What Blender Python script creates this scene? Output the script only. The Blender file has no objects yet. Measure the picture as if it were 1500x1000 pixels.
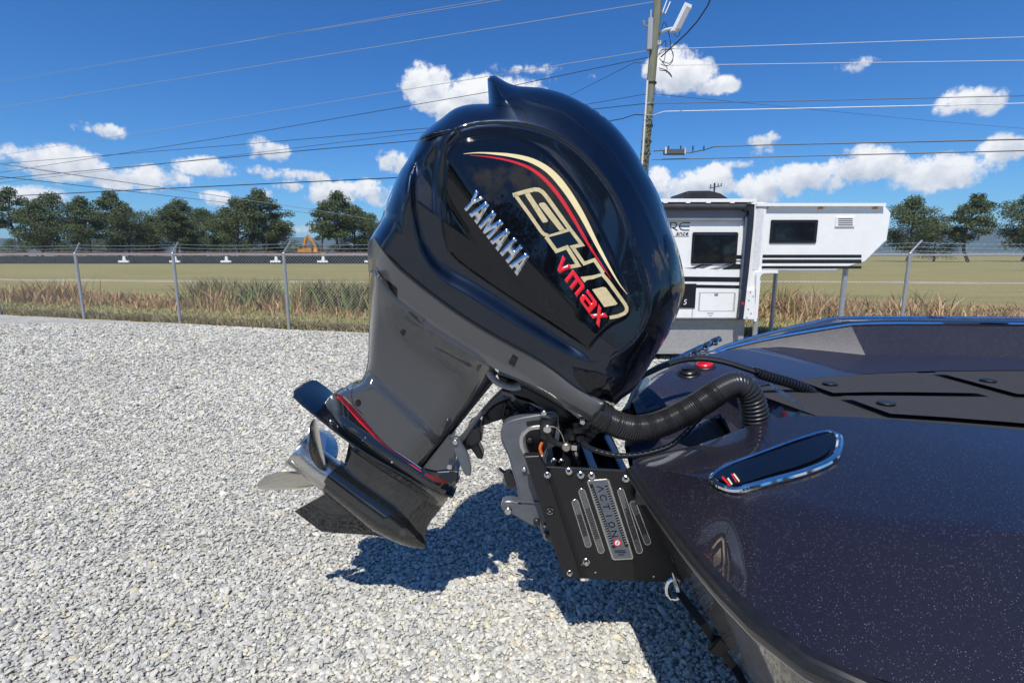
import bpy, bmesh, math, random
import numpy as np
from mathutils import Vector, Matrix
from mathutils.geometry import delaunay_2d_cdt
from mathutils.bvhtree import BVHTree

random.seed(7)
rng = np.random.default_rng(11)
S = bpy.context.scene
C = bpy.context.collection

# ------------------------------------------------------------------ camera
EYE = 1.6
PITCH = math.radians(9.8)
F = 751.0
cp, sp = math.cos(PITCH), math.sin(PITCH)
cam_d = bpy.data.cameras.new('camera')
cam = bpy.data.objects.new('camera', cam_d)
C.objects.link(cam)
cam.location = (0, 0, EYE)
cam.rotation_euler = (math.radians(90) - PITCH, 0, 0)
cam_d.sensor_fit = 'HORIZONTAL'
cam_d.sensor_width = 36
cam_d.lens = 36 * F / 1500
cam_d.clip_start = 0.05
cam_d.clip_end = 20000
S.camera = cam

# ------------------------------------------------------------------ sun and sky
SUN = Vector((-0.12, -0.61, 1.0)).normalized()
sun_d = bpy.data.lights.new('sun', 'SUN')
sun_d.energy = 4.5
sun_d.angle = math.radians(0.5)
sun_d.color = (1.0, 0.955, 0.88)
sun = bpy.data.objects.new('sun', sun_d)
C.objects.link(sun)
sun.rotation_euler = SUN.to_track_quat('Z', 'Y').to_euler()
sun.location = SUN * 40

S.view_settings.view_transform = 'Standard'
S.view_settings.look = 'None'
S.view_settings.exposure = 0.13
S.view_settings.gamma = 1.0
S.view_settings.use_curve_mapping = False


def ray(u, v):
    """direction through a point of the photograph (1500 x 1000 frame)"""
    dx, dy = (u - 750) / F, (500 - v) / F
    return Vector((dx, cp + dy * sp, -sp + dy * cp))


def azel(u, v):
    r = ray(u, v).normalized()
    return math.atan2(r.x, r.y), math.asin(r.z)


world = bpy.data.worlds.new('World')
S.world = world
world.use_nodes = True
wn, wl = world.node_tree.nodes, world.node_tree.links
wn.clear()


def W(kind, **kw):
    n = wn.new(kind)
    for k, v in kw.items():
        setattr(n, k, v)
    return n


def wmath(op, a, b=None, c=None):
    n = W('ShaderNodeMath', operation=op)
    for i, x in enumerate((a, b, c)):
        if x is None:
            continue
        if isinstance(x, (int, float)):
            n.inputs[i].default_value = x
        else:
            wl.new(x, n.inputs[i])
    return n.outputs[0]


SKY_STRENGTH = 0.082
sky = W('ShaderNodeTexSky', sky_type='NISHITA')
sky.sun_disc = False
sky.sun_elevation = math.asin(SUN.z)
sky.sun_rotation = math.atan2(SUN.x, SUN.y)
sky.air_density = 1.0
sky.dust_density = 0.35
sky.ozone_density = 3.2
sky.altitude = 200
hs = W('ShaderNodeHueSaturation')
hs.inputs['Saturation'].default_value = 1.22
wl.new(sky.outputs[0], hs.inputs['Color'])
bg = W('ShaderNodeBackground')
bg.inputs['Strength'].default_value = SKY_STRENGTH
tint = W('ShaderNodeMix', data_type='RGBA', blend_type='MULTIPLY')
tint.inputs[0].default_value = 1
tint.inputs[7].default_value = (0.57, 1.0, 1.42, 1)
wl.new(hs.outputs[0], tint.inputs[6])
wl.new(tint.outputs[2], bg.inputs['Color'])
# clouds: soft blobs placed by azimuth and elevation, broken up by noise
tc = W('ShaderNodeTexCoord')
sx = W('ShaderNodeSeparateXYZ')
wl.new(tc.outputs['Generated'], sx.inputs[0])
az = wmath('ARCTAN2', sx.outputs[0], sx.outputs[1])
el = wmath('ARCSINE', sx.outputs[2])


def wnoise(scale, detail, rough):
    n = W('ShaderNodeTexNoise')
    n.inputs['Scale'].default_value = scale
    n.inputs['Detail'].default_value = detail
    n.inputs['Roughness'].default_value = rough
    wl.new(tc.outputs['Generated'], n.inputs['Vector'])
    return n.outputs['Fac']


n_big = wnoise(22, 7, 0.62)
n_wisp = wnoise(11, 9, 0.72)
n_shade = wnoise(34, 6, 0.6)
# (u, v, half width px, half height px, weight)
CLOUDS = [
    (615, 124, 27, 30, 1.0), (640, 118, 22, 22, 1.0), (652, 150, 46, 22, 1.0), (692, 138, 36, 32, 1.0), (668, 172, 30, 18, .9),
    (745, 150, 60, 34, .9),
    (985, 104, 40, 32, .95), (1012, 112, 36, 24, .95), (1046, 128, 32, 15, .85),
    (775, 101, 64, 9, .36), (840, 115, 50, 7, .34),
    (404, 223, 24, 14, .8), (376, 216, 16, 18, .6), (440, 232, 14, 7, .35), (578, 238, 26, 18, .75), (480, 240, 18, 5, .25),
    (440, 256, 36, 9, .62), (392, 252, 30, 10, .6), (484, 284, 34, 15, 1.0), (470, 262, 16, 12, .6), (530, 276, 40, 14, .8), (565, 285, 40, 18, .7),
    (425, 272, 25, 10, .6), (380, 285, 22, 10, .6), (440, 337, 26, 9, .65), (415, 318, 14, 6, .35),
    (1012, 274, 58, 25, 1.0), (1040, 262, 34, 22, 1.0), (968, 268, 26, 22, .8), (1112, 278, 34, 24, 1.0), (1116, 206, 26, 13, .8),
    (1085, 240, 45, 7, .5), (1112, 222, 28, 10, .5),
    (300, 245, 46, 15, .8), (210, 262, 70, 20, .9), (90, 240, 80, 24, .9), (150, 190, 44, 12, .6), (330, 292, 40, 12, .7), (30, 290, 70, 18, .8),
    (1180, 262, 60, 24, .9), (1270, 240, 60, 26, .95), (1370, 255, 80, 26, .9), (1420, 150, 50, 22, .8), (1250, 95, 40, 12, .5), (1480, 215, 50, 20, .8),
]
EXTRA = [(math.radians(a), math.radians(e), math.radians(w), math.radians(h), k) for a, e, w, h, k in (
    (85, 14, 12, 4, .9), (120, 10, 14, 4, .9), (165, 15, 12, 4, .8), (-150, 12, 14, 4, .9), (-105, 16, 12, 4, .9), (-75, 9, 14, 3, .9))]
fields = None
hfield = None
for c in CLOUDS + EXTRA:
    if isinstance(c[0], int):
        a0, e0 = azel(c[0], c[1])
        a1, _ = azel(c[0] + c[2], c[1])
        _, e1 = azel(c[0], c[1] - c[3])
        ra, re, k = abs(a1 - a0), abs(e1 - e0), c[4]
    else:
        a0, e0, ra, re, k = c
    du = wmath('MULTIPLY', wmath('SUBTRACT', az, a0), 1 / ra)
    dv = wmath('MULTIPLY', wmath('SUBTRACT', el, e0), 1 / re)
    r2 = wmath('ADD', wmath('MULTIPLY', du, du), wmath('MULTIPLY', dv, dv))
    f = wmath('MULTIPLY', wmath('SUBTRACT', 1.0, wmath('MULTIPLY', r2, 0.50)), k)
    f = wmath('MAXIMUM', f, 0.0)
    fields = f if fields is None else wmath('MAXIMUM', fields, f)
    h = wmath('MULTIPLY', dv, f)
    hfield = h if hfield is None else wmath('ADD', hfield, h)
dens = wmath('ADD', fields, wmath('MULTIPLY', wmath('SUBTRACT', n_big, 0.5), 1.55))
dens = wmath('ADD', dens, wmath('MULTIPLY', wmath('SUBTRACT', n_wisp, 0.5), 1.0))
n_fine = wnoise(75, 6, 0.7)
dens = wmath('ADD', dens, wmath('MULTIPLY', wmath('SUBTRACT', n_fine, 0.5), 0.55))
mr = W('ShaderNodeMapRange', interpolation_type='SMOOTHSTEP')
mr.inputs['From Min'].default_value = 0.26
mr.inputs['From Max'].default_value = 0.70
wl.new(dens, mr.inputs['Value'])
mask = wmath('MULTIPLY', mr.outputs[0], wmath('MINIMUM', wmath('MULTIPLY', fields, 3.0), 1.0))
shade = wmath('ADD', wmath('MULTIPLY', n_shade, 1.1), wmath('MULTIPLY', hfield, 0.38))
cr = W('ShaderNodeMapRange')
cr.inputs['From Min'].default_value = 0.25
cr.inputs['From Max'].default_value = 0.75
wl.new(shade, cr.inputs['Value'])
cmix = W('ShaderNodeMix', data_type='RGBA')
cmix.inputs[6].default_value = (0.52, 0.58, 0.68, 1)
cmix.inputs[7].default_value = (0.94, 0.95, 0.97, 1)
wl.new(cr.outputs[0], cmix.inputs[0])
bg2 = W('ShaderNodeBackground')
wl.new(cmix.outputs[2], bg2.inputs['Color'])
bg2.inputs['Strength'].default_value = 0.96
ms = W('ShaderNodeMixShader')
wl.new(mask, ms.inputs[0])
wl.new(bg.outputs[0], ms.inputs[1])
wl.new(bg2.outputs[0], ms.inputs[2])
wo = W('ShaderNodeOutputWorld')
wl.new(ms.outputs[0], wo.inputs['Surface'])

# ------------------------------------------------------------------ helpers


def P(u, v, y):
    r = ray(u, v)
    t = y / r.y
    return Vector((r.x * t, y, EYE + r.z * t))


def G(u, v, z=0.0):
    r = ray(u, v)
    t = (z - EYE) / r.z
    return Vector((r.x * t, r.y * t, z))


def tag(o, label=None, cat=None, group=None, kind=None):
    if label:
        o['label'] = label
    if cat:
        o['category'] = cat
    if group:
        o['group'] = group
    if kind:
        o['kind'] = kind
    return o


def empty(name, loc, label, cat, group=None):
    o = bpy.data.objects.new(name, None)
    o.empty_display_size = 0.1
    C.objects.link(o)
    o.location = loc
    return tag(o, label, cat, group)


def link(name, me, mat, parent=None, world=True):
    """link a mesh as one object; world=True: its vertices are world coordinates"""
    o = bpy.data.objects.new(name, me)
    C.objects.link(o)
    if mat is not None and len(me.materials) == 0:
        me.materials.append(mat)
    if parent is not None:
        o.parent = parent
        if world and parent.type == 'EMPTY':
            o.matrix_parent_inverse = Matrix.Translation(-parent.location)
    return o


def mesh(verts, faces, smooth=False, sharp=None):
    me = bpy.data.meshes.new('m')
    me.from_pydata([tuple(v) for v in verts], [], [tuple(f) for f in faces])
    me.update()
    if smooth:
        me.polygons.foreach_set('use_smooth', [True] * len(me.polygons))
        if sharp:
            me.set_sharp_from_angle(angle=math.radians(sharp))
    return me


class MB:
    """collects simple solids into one mesh"""
    def __init__(self):
        self.v, self.f = [], []

    def add(self, vs, fs):
        n = len(self.v)
        self.v += [Vector(v) for v in vs]
        self.f += [tuple(i + n for i in f) for f in fs]
        return self

    def box(self, c, s, rot=None, taper=1.0):
        c = Vector(c)
        hx, hy, hz = s[0] / 2, s[1] / 2, s[2] / 2
        vs = []
        for z, k in ((-hz, 1), (hz, taper)):
            for x, y in ((-hx, -hy), (hx, -hy), (hx, hy), (-hx, hy)):
                p = Vector((x * k, y * k, z))
                if rot is not None:
                    p = rot @ p
                vs.append(c + p)
        return self.add(vs, [(0, 3, 2, 1), (4, 5, 6, 7), (0, 1, 5, 4), (1, 2, 6, 5), (2, 3, 7, 6), (3, 0, 4, 7)])

    def tube(self, pts, r, n=8, cap=True):
        pts = [Vector(p) for p in pts]
        rs = r if isinstance(r, (list, tuple)) else [r] * len(pts)
        vs, fs = [], []
        up = None
        for i, p in enumerate(pts):
            d = (pts[min(i + 1, len(pts) - 1)] - pts[max(i - 1, 0)])
            if d.length < 1e-9:
                d = Vector((0, 0, 1))
            d.normalize()
            if up is None:
                up = d.orthogonal().normalized()
            up = (up - d * up.dot(d))
            if up.length < 1e-6:
                up = d.orthogonal()
            up.normalize()
            q = d.cross(up)
            for k in range(n):
                a = 2 * math.pi * k / n
                vs.append(p + (up * math.cos(a) + q * math.sin(a)) * rs[i])
        for i in range(len(pts) - 1):
            for k in range(n):
                a, b = i * n + k, i * n + (k + 1) % n
                fs.append((a, b, b + n, a + n))
        if cap:
            fs.append(tuple(range(n - 1, -1, -1)))
            m = (len(pts) - 1) * n
            fs.append(tuple(range(m, m + n)))
        return self.add(vs, fs)

    def disc(self, c, axis, r, h, n=16, bevel=0.0):
        """short cylinder whose base centre is c, along axis"""
        a = Vector(axis).normalized()
        c = Vector(c)
        if bevel:
            return self.tube([c, c + a * (h - bevel), c + a * h], [r, r, r - bevel], n)
        return self.tube([c, c + a * h], r, n)

    def build(self, name, mat, parent=None, smooth=False, sharp=35, world=True, bevel=0.0):
        me = mesh(self.v, self.f, False)
        if bevel:
            bm = bmesh.new()
            bm.from_mesh(me)
            bmesh.ops.bevel(bm, geom=bm.edges[:], offset=bevel, segments=2, affect='EDGES', clamp_overlap=True)
            bm.to_mesh(me)
            bm.free()
        if smooth or bevel:
            me.polygons.foreach_set('use_smooth', [True] * len(me.polygons))
            me.set_sharp_from_angle(angle=math.radians(sharp))
        return link(name, me, mat, parent, world)


def spline(pts, step=4.0, closed=False, corners=()):
    """Catmull-Rom resampling; corners are indices kept sharp"""
    pts = [np.array(p, float) for p in pts]
    n = len(pts)
    out = []
    segs = n if closed else n - 1
    for i in range(segs):
        p1, p2 = pts[i], pts[(i + 1) % n]
        p0 = pts[i - 1] if (closed or i > 0) else 2 * p1 - p2
        p3 = pts[(i + 2) % n] if (closed or i + 2 < n) else 2 * p2 - p1
        if i in corners:
            p0 = 2 * p1 - p2
        if ((i + 1) % n) in corners:
            p3 = 2 * p2 - p1
        L = np.linalg.norm(p2 - p1)
        k = max(1, int(round(L / step)))
        # centripetal style tangents
        t1 = (p2 - p0) / max(1e-6, np.linalg.norm(p1 - p0) + L) * L
        t2 = (p3 - p1) / max(1e-6, np.linalg.norm(p3 - p2) + L) * L
        for j in range(k):
            s = j / k
            h00, h10 = 2 * s**3 - 3 * s**2 + 1, s**3 - 2 * s**2 + s
            h01, h11 = -2 * s**3 + 3 * s**2, s**3 - s**2
            out.append(h00 * p1 + h10 * t1 + h01 * p2 + h11 * t2)
    if not closed:
        out.append(pts[-1])
    return np.array(out)


def dist_polyline(q, poly, closed=False):
    """distance of points q (N,2) to a polyline (M,2) and position along it 0..1"""
    a = poly if closed else poly[:-1]
    b = np.roll(poly, -1, 0) if closed else poly[1:]
    best = np.full(len(q), 1e9)
    for i in range(len(a)):
        ab = b[i] - a[i]
        L2 = max(1e-12, ab @ ab)
        t = np.clip(((q - a[i]) @ ab) / L2, 0, 1)
        d = np.hypot(*(q - a[i] - t[:, None] * ab).T)
        best = np.minimum(best, d)
    return best


def inside(q, poly):
    x, y = q[:, 0], q[:, 1]
    r = np.zeros(len(q), bool)
    j = len(poly) - 1
    for i in range(len(poly)):
        xi, yi = poly[i]
        xj, yj = poly[j]
        if yi != yj:
            r ^= ((yi > y) != (yj > y)) & (x < (xj - xi) * (y - yi) / (yj - yi) + xi)
        j = i
    return r


def sdist(q, poly):
    d = dist_polyline(q, poly, True)
    return np.where(inside(q, poly), d, -d)


def sstep(a, b, x):
    t = np.clip((x - a) / (b - a), 0, 1)
    return t * t * (3 - 2 * t)


def dense(o, step=4.0):
    o = np.asarray(o, float)
    out = []
    for i in range(len(o)):
        a, b = o[i], o[(i + 1) % len(o)]
        k = max(1, int(np.ceil(np.linalg.norm(b - a) / step)))
        out += [a + (b - a) * j / k for j in range(k)]
    return np.array(out)


def tri2d(outline, step, holes=(), feature=(), rings=()):
    """triangulate a 2-D outline with a regular grid of inner points"""
    pts = [tuple(p) for p in outline]
    n0 = len(pts)
    edges = [(i, (i + 1) % n0) for i in range(n0)]
    for h in list(holes):
        m = len(pts)
        pts += [tuple(p) for p in h]
        edges += [(m + i, m + (i + 1) % len(h)) for i in range(len(h))]
    for h in list(feature):
        m = len(pts)
        pts += [tuple(p) for p in h]
        edges += [(m + i, m + i + 1) for i in range(len(h) - 1)]
    allp = np.array(pts)
    x0, y0 = outline.min(0)
    x1, y1 = outline.max(0)
    gx, gy = np.meshgrid(np.arange(x0, x1 + step, step), np.arange(y0, y1 + step, step))
    gx = gx + (np.arange(gx.shape[0])[:, None] % 2) * step * .5
    q = np.stack([gx.ravel(), gy.ravel()], 1)
    ok = inside(q, outline) & (dist_polyline(q, outline, True) > (step * .55 if not rings else rings[-1] + step * .45))
    if rings:
        od = dense(outline, 3.0)
        tg = np.roll(od, -1, 0) - np.roll(od, 1, 0)
        tg /= np.linalg.norm(tg, axis=1)[:, None] + 1e-9
        nn_ = np.stack([-tg[:, 1], tg[:, 0]], 1)
        for rr_ in rings:
            for sg in (1, -1):
                c_ = od + nn_ * rr_ * sg
                k_ = inside(c_, outline) & (dist_polyline(c_, outline, True) > rr_ * .9)
                q = np.concatenate([q, c_[k_]])
                ok = np.concatenate([ok, np.ones(int(k_.sum()), bool)])
    for h in list(holes):
        ok &= ~inside(q, np.array(h)) & (dist_polyline(q, np.array(h), True) > step * .5)
    for h in list(feature):
        ok &= dist_polyline(q, np.array(h)) > step * .45
    q = q[ok]
    vin = [Vector(p) for p in pts] + [Vector(p) for p in q]
    vo, eo, fo, _, _, _ = delaunay_2d_cdt(vin, edges, [], 1 if not holes else 3 if False else 1, 1e-5)
    v = np.array([tuple(p) for p in vo])
    f = np.array(fo)
    c = v[f].mean(1)
    ok = inside(c, outline)
    for h in list(holes):
        ok &= ~inside(c, np.array(h))
    f = f[ok]
    # consistent orientation
    a, b, cc = v[f[:, 0]], v[f[:, 1]], v[f[:, 2]]
    cr_ = (b[:, 0] - a[:, 0]) * (cc[:, 1] - a[:, 1]) - (b[:, 1] - a[:, 1]) * (cc[:, 0] - a[:, 0])
    f[cr_ < 0] = f[cr_ < 0][:, ::-1]
    return v, f


def PN(q, y):
    """vectorised P: q (N,2) points of the photograph, y (N,) depth"""
    dx, dy = (q[:, 0] - 750) / F, (500 - q[:, 1]) / F
    ry = cp + dy * sp
    t = y / ry
    return np.stack([dx * t, y, EYE + (-sp + dy * cp) * t], 1)


def relief(name, outline, wf, mat, parent, Y0, step=3.0, both=True, back=None, feature=(), holes=(), sharp=None):
    """Solid of real thickness about the plane y = Y0: half thickness wf(q) metres at every point of the side outline.
    both: mirrored on the far side.  back: instead close it with a back face this far behind the front."""
    outline = np.asarray(outline, float)
    v, f = tri2d(outline, step, holes, feature, (0.8, 2.2))
    w = wf(v)
    front = PN(v, Y0 - w)
    # analytic normals from the height field
    e = 1.7
    def pos(dq):
        q = v + dq
        return PN(q, Y0 - wf(q))
    du = pos(np.array([e, 0])) - pos(np.array([-e, 0]))
    dv = pos(np.array([0, e])) - pos(np.array([0, -e]))
    nrm = np.cross(du, dv)
    nrm /= np.linalg.norm(nrm, axis=1)[:, None] + 1e-12
    nrm[nrm[:, 1] > 0] *= -1
    n = len(v)
    rear = front.copy()
    if back is not None:
        rear[:, 1] = front[:, 1] + back
        rn = np.tile(np.array([0, 1.0, 0]), (n, 1))
    else:
        rear[:, 1] = Y0 + w
        rn = nrm * np.array([1, -1, 1])
    # boundary edges
    ed = {}
    for t in f:
        for i in range(3):
            a, b = int(t[i]), int(t[(i + 1) % 3])
            if (b, a) in ed:
                del ed[(b, a)]
            else:
                ed[(a, b)] = 1
    flip = np.cross(front[f[:, 1]] - front[f[:, 0]], front[f[:, 2]] - front[f[:, 0]])[:, 1].sum() > 0
    ff = f[:, ::-1] if flip else f
    faces = [tuple(map(int, t)) for t in ff]
    faces += [tuple(int(i) + n for i in t[::-1]) for t in ff]
    verts = np.concatenate([front, rear])
    normals = np.concatenate([nrm, rn])
    walls = []
    for a, b in ed:
        if np.linalg.norm(verts[a] - verts[a + n]) + np.linalg.norm(verts[b] - verts[b + n]) < 2e-4:
            continue
        walls.append((b, a, a + n, b + n) if not flip else (a, b, b + n, a + n))
    nf = len(faces)
    me = bpy.data.meshes.new('m')
    me.from_pydata([tuple(x) for x in verts], [], faces + walls)
    me.update()
    me.polygons.foreach_set('use_smooth', [True] * nf + [False] * len(walls))
    ln = []
    for p in me.polygons:
        if p.index < nf:
            for vi in p.vertices:
                ln.append(tuple(normals[vi]))
        else:
            for vi in p.vertices:
                ln.append(tuple(p.normal))
    me.normals_split_custom_set(ln)
    return link(name, me, mat, parent)


def patch(name, outline, wf, mat, parent, Y0, off=0.001, depth=0.0015, step=4.0, holes=(), mirror=False, rnd=0.0):
    """a thin piece lying on the surface wf, proud by off"""
    outline = dense(outline)
    g = (lambda q: wf(q) + off) if not rnd else (lambda q: wf(q) + off * sstep(-.2, rnd, sdist(q, outline)))
    v, f = tri2d(outline, step, holes)
    vs, fs = [], []
    e = 1.5
    w = g(v)
    front = PN(v, Y0 - w)
    def pos(dq):
        q = v + dq
        return PN(q, Y0 - (wf(q) if not rnd else g(q)))
    du = pos(np.array([e, 0])) - pos(np.array([-e, 0]))
    dv = pos(np.array([0, e])) - pos(np.array([0, -e]))
    nrm = np.cross(du, dv)
    nrm /= np.linalg.norm(nrm, axis=1)[:, None] + 1e-12
    nrm[nrm[:, 1] > 0] *= -1
    n = len(v)
    low = front - nrm * depth
    flip = np.cross(front[f[:, 1]] - front[f[:, 0]], front[f[:, 2]] - front[f[:, 0]])[:, 1].sum() > 0
    ff = f[:, ::-1] if flip else f
    faces = [tuple(map(int, t)) for t in ff]
    ed = {}
    for t in f:
        for i in range(3):
            a, b = int(t[i]), int(t[(i + 1) % 3])
            if (b, a) in ed:
                del ed[(b, a)]
            else:
                ed[(a, b)] = 1
    walls = [((b, a, a + n, b + n) if not flip else (a, b, b + n, a + n)) for a, b in ed]
    verts = np.concatenate([front, low])
    normals = np.concatenate([nrm, nrm])
    nf = len(faces)
    fl = faces + walls
    if mirror:
        m = len(verts)
        mv = verts.copy()
        mv[:, 1] = 2 * Y0 - mv[:, 1]
        verts = np.concatenate([verts, mv])
        normals = np.concatenate([normals, normals * np.array([1, -1, 1])])
        fl = fl + [tuple(i + m for i in t[::-1]) for t in fl]
    me = bpy.data.meshes.new('m')
    me.from_pydata([tuple(x) for x in verts], [], fl)
    me.update()
    isw = [len(t) == 4 for t in fl]
    me.polygons.foreach_set('use_smooth', [not x for x in isw])
    ln = []
    for p in me.polygons:
        for vi in p.vertices:
            ln.append(tuple(p.normal) if isw[p.index] else tuple(normals[vi]))
    me.normals_split_custom_set(ln)
    return link(name, me, mat, parent)


def slab(name, poly, Y, thick, mat, parent, bevel=0.0, mirror=None, sm=True):
    """flat plate: outline given on the plane y = Y, going thick metres away from the viewer"""
    pts = [P(u, v, Y) for u, v in poly]
    n = len(pts)
    bm = bmesh.new()
    a = [bm.verts.new(p) for p in pts]
    b = [bm.verts.new(p + Vector((0, thick, 0))) for p in pts]
    bm.faces.new(a)
    bm.faces.new(b[::-1])
    for i in range(n):
        j = (i + 1) % n
        bm.faces.new((a[j], a[i], b[i], b[j]))
    bmesh.ops.recalc_face_normals(bm, faces=bm.faces[:])
    if bevel:
        front = [e for e in bm.edges if abs(e.verts[0].co.y - Y) < 1e-6 and abs(e.verts[1].co.y - Y) < 1e-6]
        bmesh.ops.bevel(bm, geom=front, offset=bevel, segments=3, affect='EDGES', clamp_overlap=True)
    me = bpy.data.meshes.new('m')
    bm.to_mesh(me)
    bm.free()
    if sm:
        me.polygons.foreach_set('use_smooth', [True] * len(me.polygons))
        me.set_sharp_from_angle(angle=math.radians(28))
    o = link(name, me, mat, parent)
    if mirror is not None:
        me2 = me.copy()
        for v in me2.vertices:
            v.co.y = 2 * mirror - v.co.y
        me2.flip_normals()
        link(name, me2, mat, parent)
    return o


def loft(rows, closed=False):
    """grid faces between rows of equal length"""
    vs, fs = [], []
    n = len(rows[0])
    for r in rows:
        vs += r
    for i in range(len(rows) - 1):
        for k in range(n - (0 if closed else 1)):
            a, b = i * n + k, i * n + (k + 1) % n
            fs.append((a, b, b + n, a + n))
    return vs, fs


def text_polys(txt, bold=False):
    cu = bpy.data.curves.new('t', 'FONT')
    cu.body = txt
    cu.resolution_u = 3
    o = bpy.data.objects.new('t', cu)
    C.objects.link(o)
    dg = bpy.context.evaluated_depsgraph_get()
    me = bpy.data.meshes.new_from_object(o.evaluated_get(dg))
    bpy.data.objects.remove(o)
    bpy.data.curves.remove(cu)
    return me


# ------------------------------------------------------------------ materials


class Mat:
    def __init__(self, name):
        self.m = bpy.data.materials.new(name)
        self.m.use_nodes = True
        self.n, self.l = self.m.node_tree.nodes, self.m.node_tree.links
        self.b = self.n['Principled BSDF']

    def node(self, kind, **kw):
        x = self.n.new(kind)
        for k, v in kw.items():
            setattr(x, k, v)
        return x

    def coord(self, scale=None, which='Object'):
        t = self.node('ShaderNodeTexCoord').outputs[which]
        if scale:
            mp = self.node('ShaderNodeMapping')
            mp.inputs['Scale'].default_value = scale
            self.l.new(t, mp.inputs['Vector'])
            return mp.outputs[0]
        return t

    def noise(self, scale, detail=4, rough=.55, vec=None):
        x = self.node('ShaderNodeTexNoise')
        x.inputs['Scale'].default_value = scale
        x.inputs['Detail'].default_value = detail
        x.inputs['Roughness'].default_value = rough
        self.l.new(vec or self.coord(), x.inputs['Vector'])
        return x.outputs['Fac']

    def ramp(self, fac, stops):
        x = self.node('ShaderNodeValToRGB')
        el_ = x.color_ramp.elements
        while len(el_) > 1:
            el_.remove(el_[-1])
        el_[0].position = stops[0][0]
        el_[0].color = (*stops[0][1], 1)
        for p, c in stops[1:]:
            e = el_.new(p)
            e.color = (*c, 1)
        self.l.new(fac, x.inputs[0])
        return x.outputs[0]

    def mix(self, fac, a, b):
        x = self.node('ShaderNodeMix', data_type='RGBA')
        for i, s in ((0, fac), (6, a), (7, b)):
            if isinstance(s, (int, float)):
                x.inputs[i].default_value = s
            elif isinstance(s, tuple):
                x.inputs[i].default_value = (*s, 1)
            else:
                self.l.new(s, x.inputs[i])
        return x.outputs[2]

    def set(self, **kw):
        for k, v in kw.items():
            i = self.b.inputs[k.replace('_', ' ')]
            if isinstance(v, (int, float)):
                i.default_value = v
            elif isinstance(v, tuple):
                i.default_value = (*v, 1) if len(v) == 3 else v
            else:
                self.l.new(v, i)
        return self

    def bump(self, h, strength=.3, dist=.01):
        x = self.node('ShaderNodeBump')
        x.inputs['Strength'].default_value = strength
        x.inputs['Distance'].default_value = dist
        self.l.new(h, x.inputs['Height'])
        self.l.new(x.outputs[0], self.b.inputs['Normal'])
        return self


def paint(name, col, rough=.3, metal=0.0, coat=0.0, var=.12, scale=30, bump=0.0):
    m = Mat(name)
    f = m.noise(scale, 5)
    lo = tuple(c * (1 - var) for c in col)
    hi = tuple(min(1, c * (1 + var)) for c in col)
    m.set(Base_Color=m.ramp(f, [(.3, lo), (.7, hi)]), Metallic=metal)
    g = m.node('ShaderNodeMapRange')
    g.inputs['To Min'].default_value = max(0.02, rough * .8)
    g.inputs['To Max'].default_value = min(1, rough * 1.2)
    m.l.new(m.noise(scale * .37, 6, .65), g.inputs['Value'])
    m.set(Roughness=g.outputs[0])
    if coat:
        m.set(Coat_Weight=coat, Coat_Roughness=.03)
    if bump:
        m.bump(m.noise(scale * 8, 3), bump, .002)
    return m.m


def dusty(name, col, rough, dust=.012, coat=0.0):
    """gloss paint with fine dust specks and faint water spots"""
    m = Mat(name)
    sp1 = m.node('ShaderNodeTexVoronoi')
    sp1.inputs['Scale'].default_value = 130
    m.l.new(m.coord(), sp1.inputs['Vector'])
    big = m.noise(5, 5, .6)
    d = m.node('ShaderNodeMath', operation='LESS_THAN')
    m.l.new(sp1.outputs['Distance'], d.inputs[0])
    d.inputs[1].default_value = .1
    d2 = m.node('ShaderNodeMath', operation='MULTIPLY')
    m.l.new(d.outputs[0], d2.inputs[0])
    mr_ = m.node('ShaderNodeMapRange')
    mr_.inputs['From Min'].default_value = .56
    mr_.inputs['From Max'].default_value = .72
    m.l.new(big, mr_.inputs['Value'])
    m.l.new(mr_.outputs[0], d2.inputs[1])
    m.set(Base_Color=m.mix(d2.outputs[0], col, tuple(min(1, c + dust * 6) for c in col)))
    rr = m.node('ShaderNodeMapRange')
    rr.inputs['To Min'].default_value = rough * .75
    rr.inputs['To Max'].default_value = rough * 1.3
    m.l.new(m.noise(9, 6, .7), rr.inputs['Value'])
    m.set(Roughness=rr.outputs[0])
    if coat:
        m.set(Coat_Weight=coat, Coat_Roughness=.015)
    return m.m


def flake(name, col, rough=.2):
    """metal-flake gelcoat under clear coat"""
    m = Mat(name)
    v1 = m.node('ShaderNodeTexVoronoi')
    v1.inputs['Scale'].default_value = 760
    m.l.new(m.coord(), v1.inputs['Vector'])
    sep = m.node('ShaderNodeSeparateColor')
    m.l.new(v1.outputs['Color'], sep.inputs[0])
    th = m.node('ShaderNodeMapRange')
    th.inputs['From Min'].default_value = .966
    th.inputs['From Max'].default_value = .995
    m.l.new(sep.outputs[0], th.inputs['Value'])
    near = m.node('ShaderNodeMath', operation='LESS_THAN')
    m.l.new(v1.outputs['Distance'], near.inputs[0])
    near.inputs[1].default_value = .42
    fl = m.node('ShaderNodeMath', operation='MULTIPLY')
    m.l.new(th.outputs[0], fl.inputs[0])
    m.l.new(near.outputs[0], fl.inputs[1])
    v2 = m.node('ShaderNodeTexVoronoi')
    v2.inputs['Scale'].default_value = 1100
    m.l.new(m.coord(), v2.inputs['Vector'])
    s2 = m.node('ShaderNodeSeparateColor')
    m.l.new(v2.outputs['Color'], s2.inputs[0])
    base = m.mix(s2.outputs[1], tuple(c * .5 for c in col), tuple(c * 1.8 for c in col))
    m.set(Base_Color=m.mix(fl.outputs[0], base, (.50, .48, .60)), Metallic=0.15, Roughness=rough + .25, Coat_Weight=.75, Coat_Roughness=.015)
    return m.m


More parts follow.
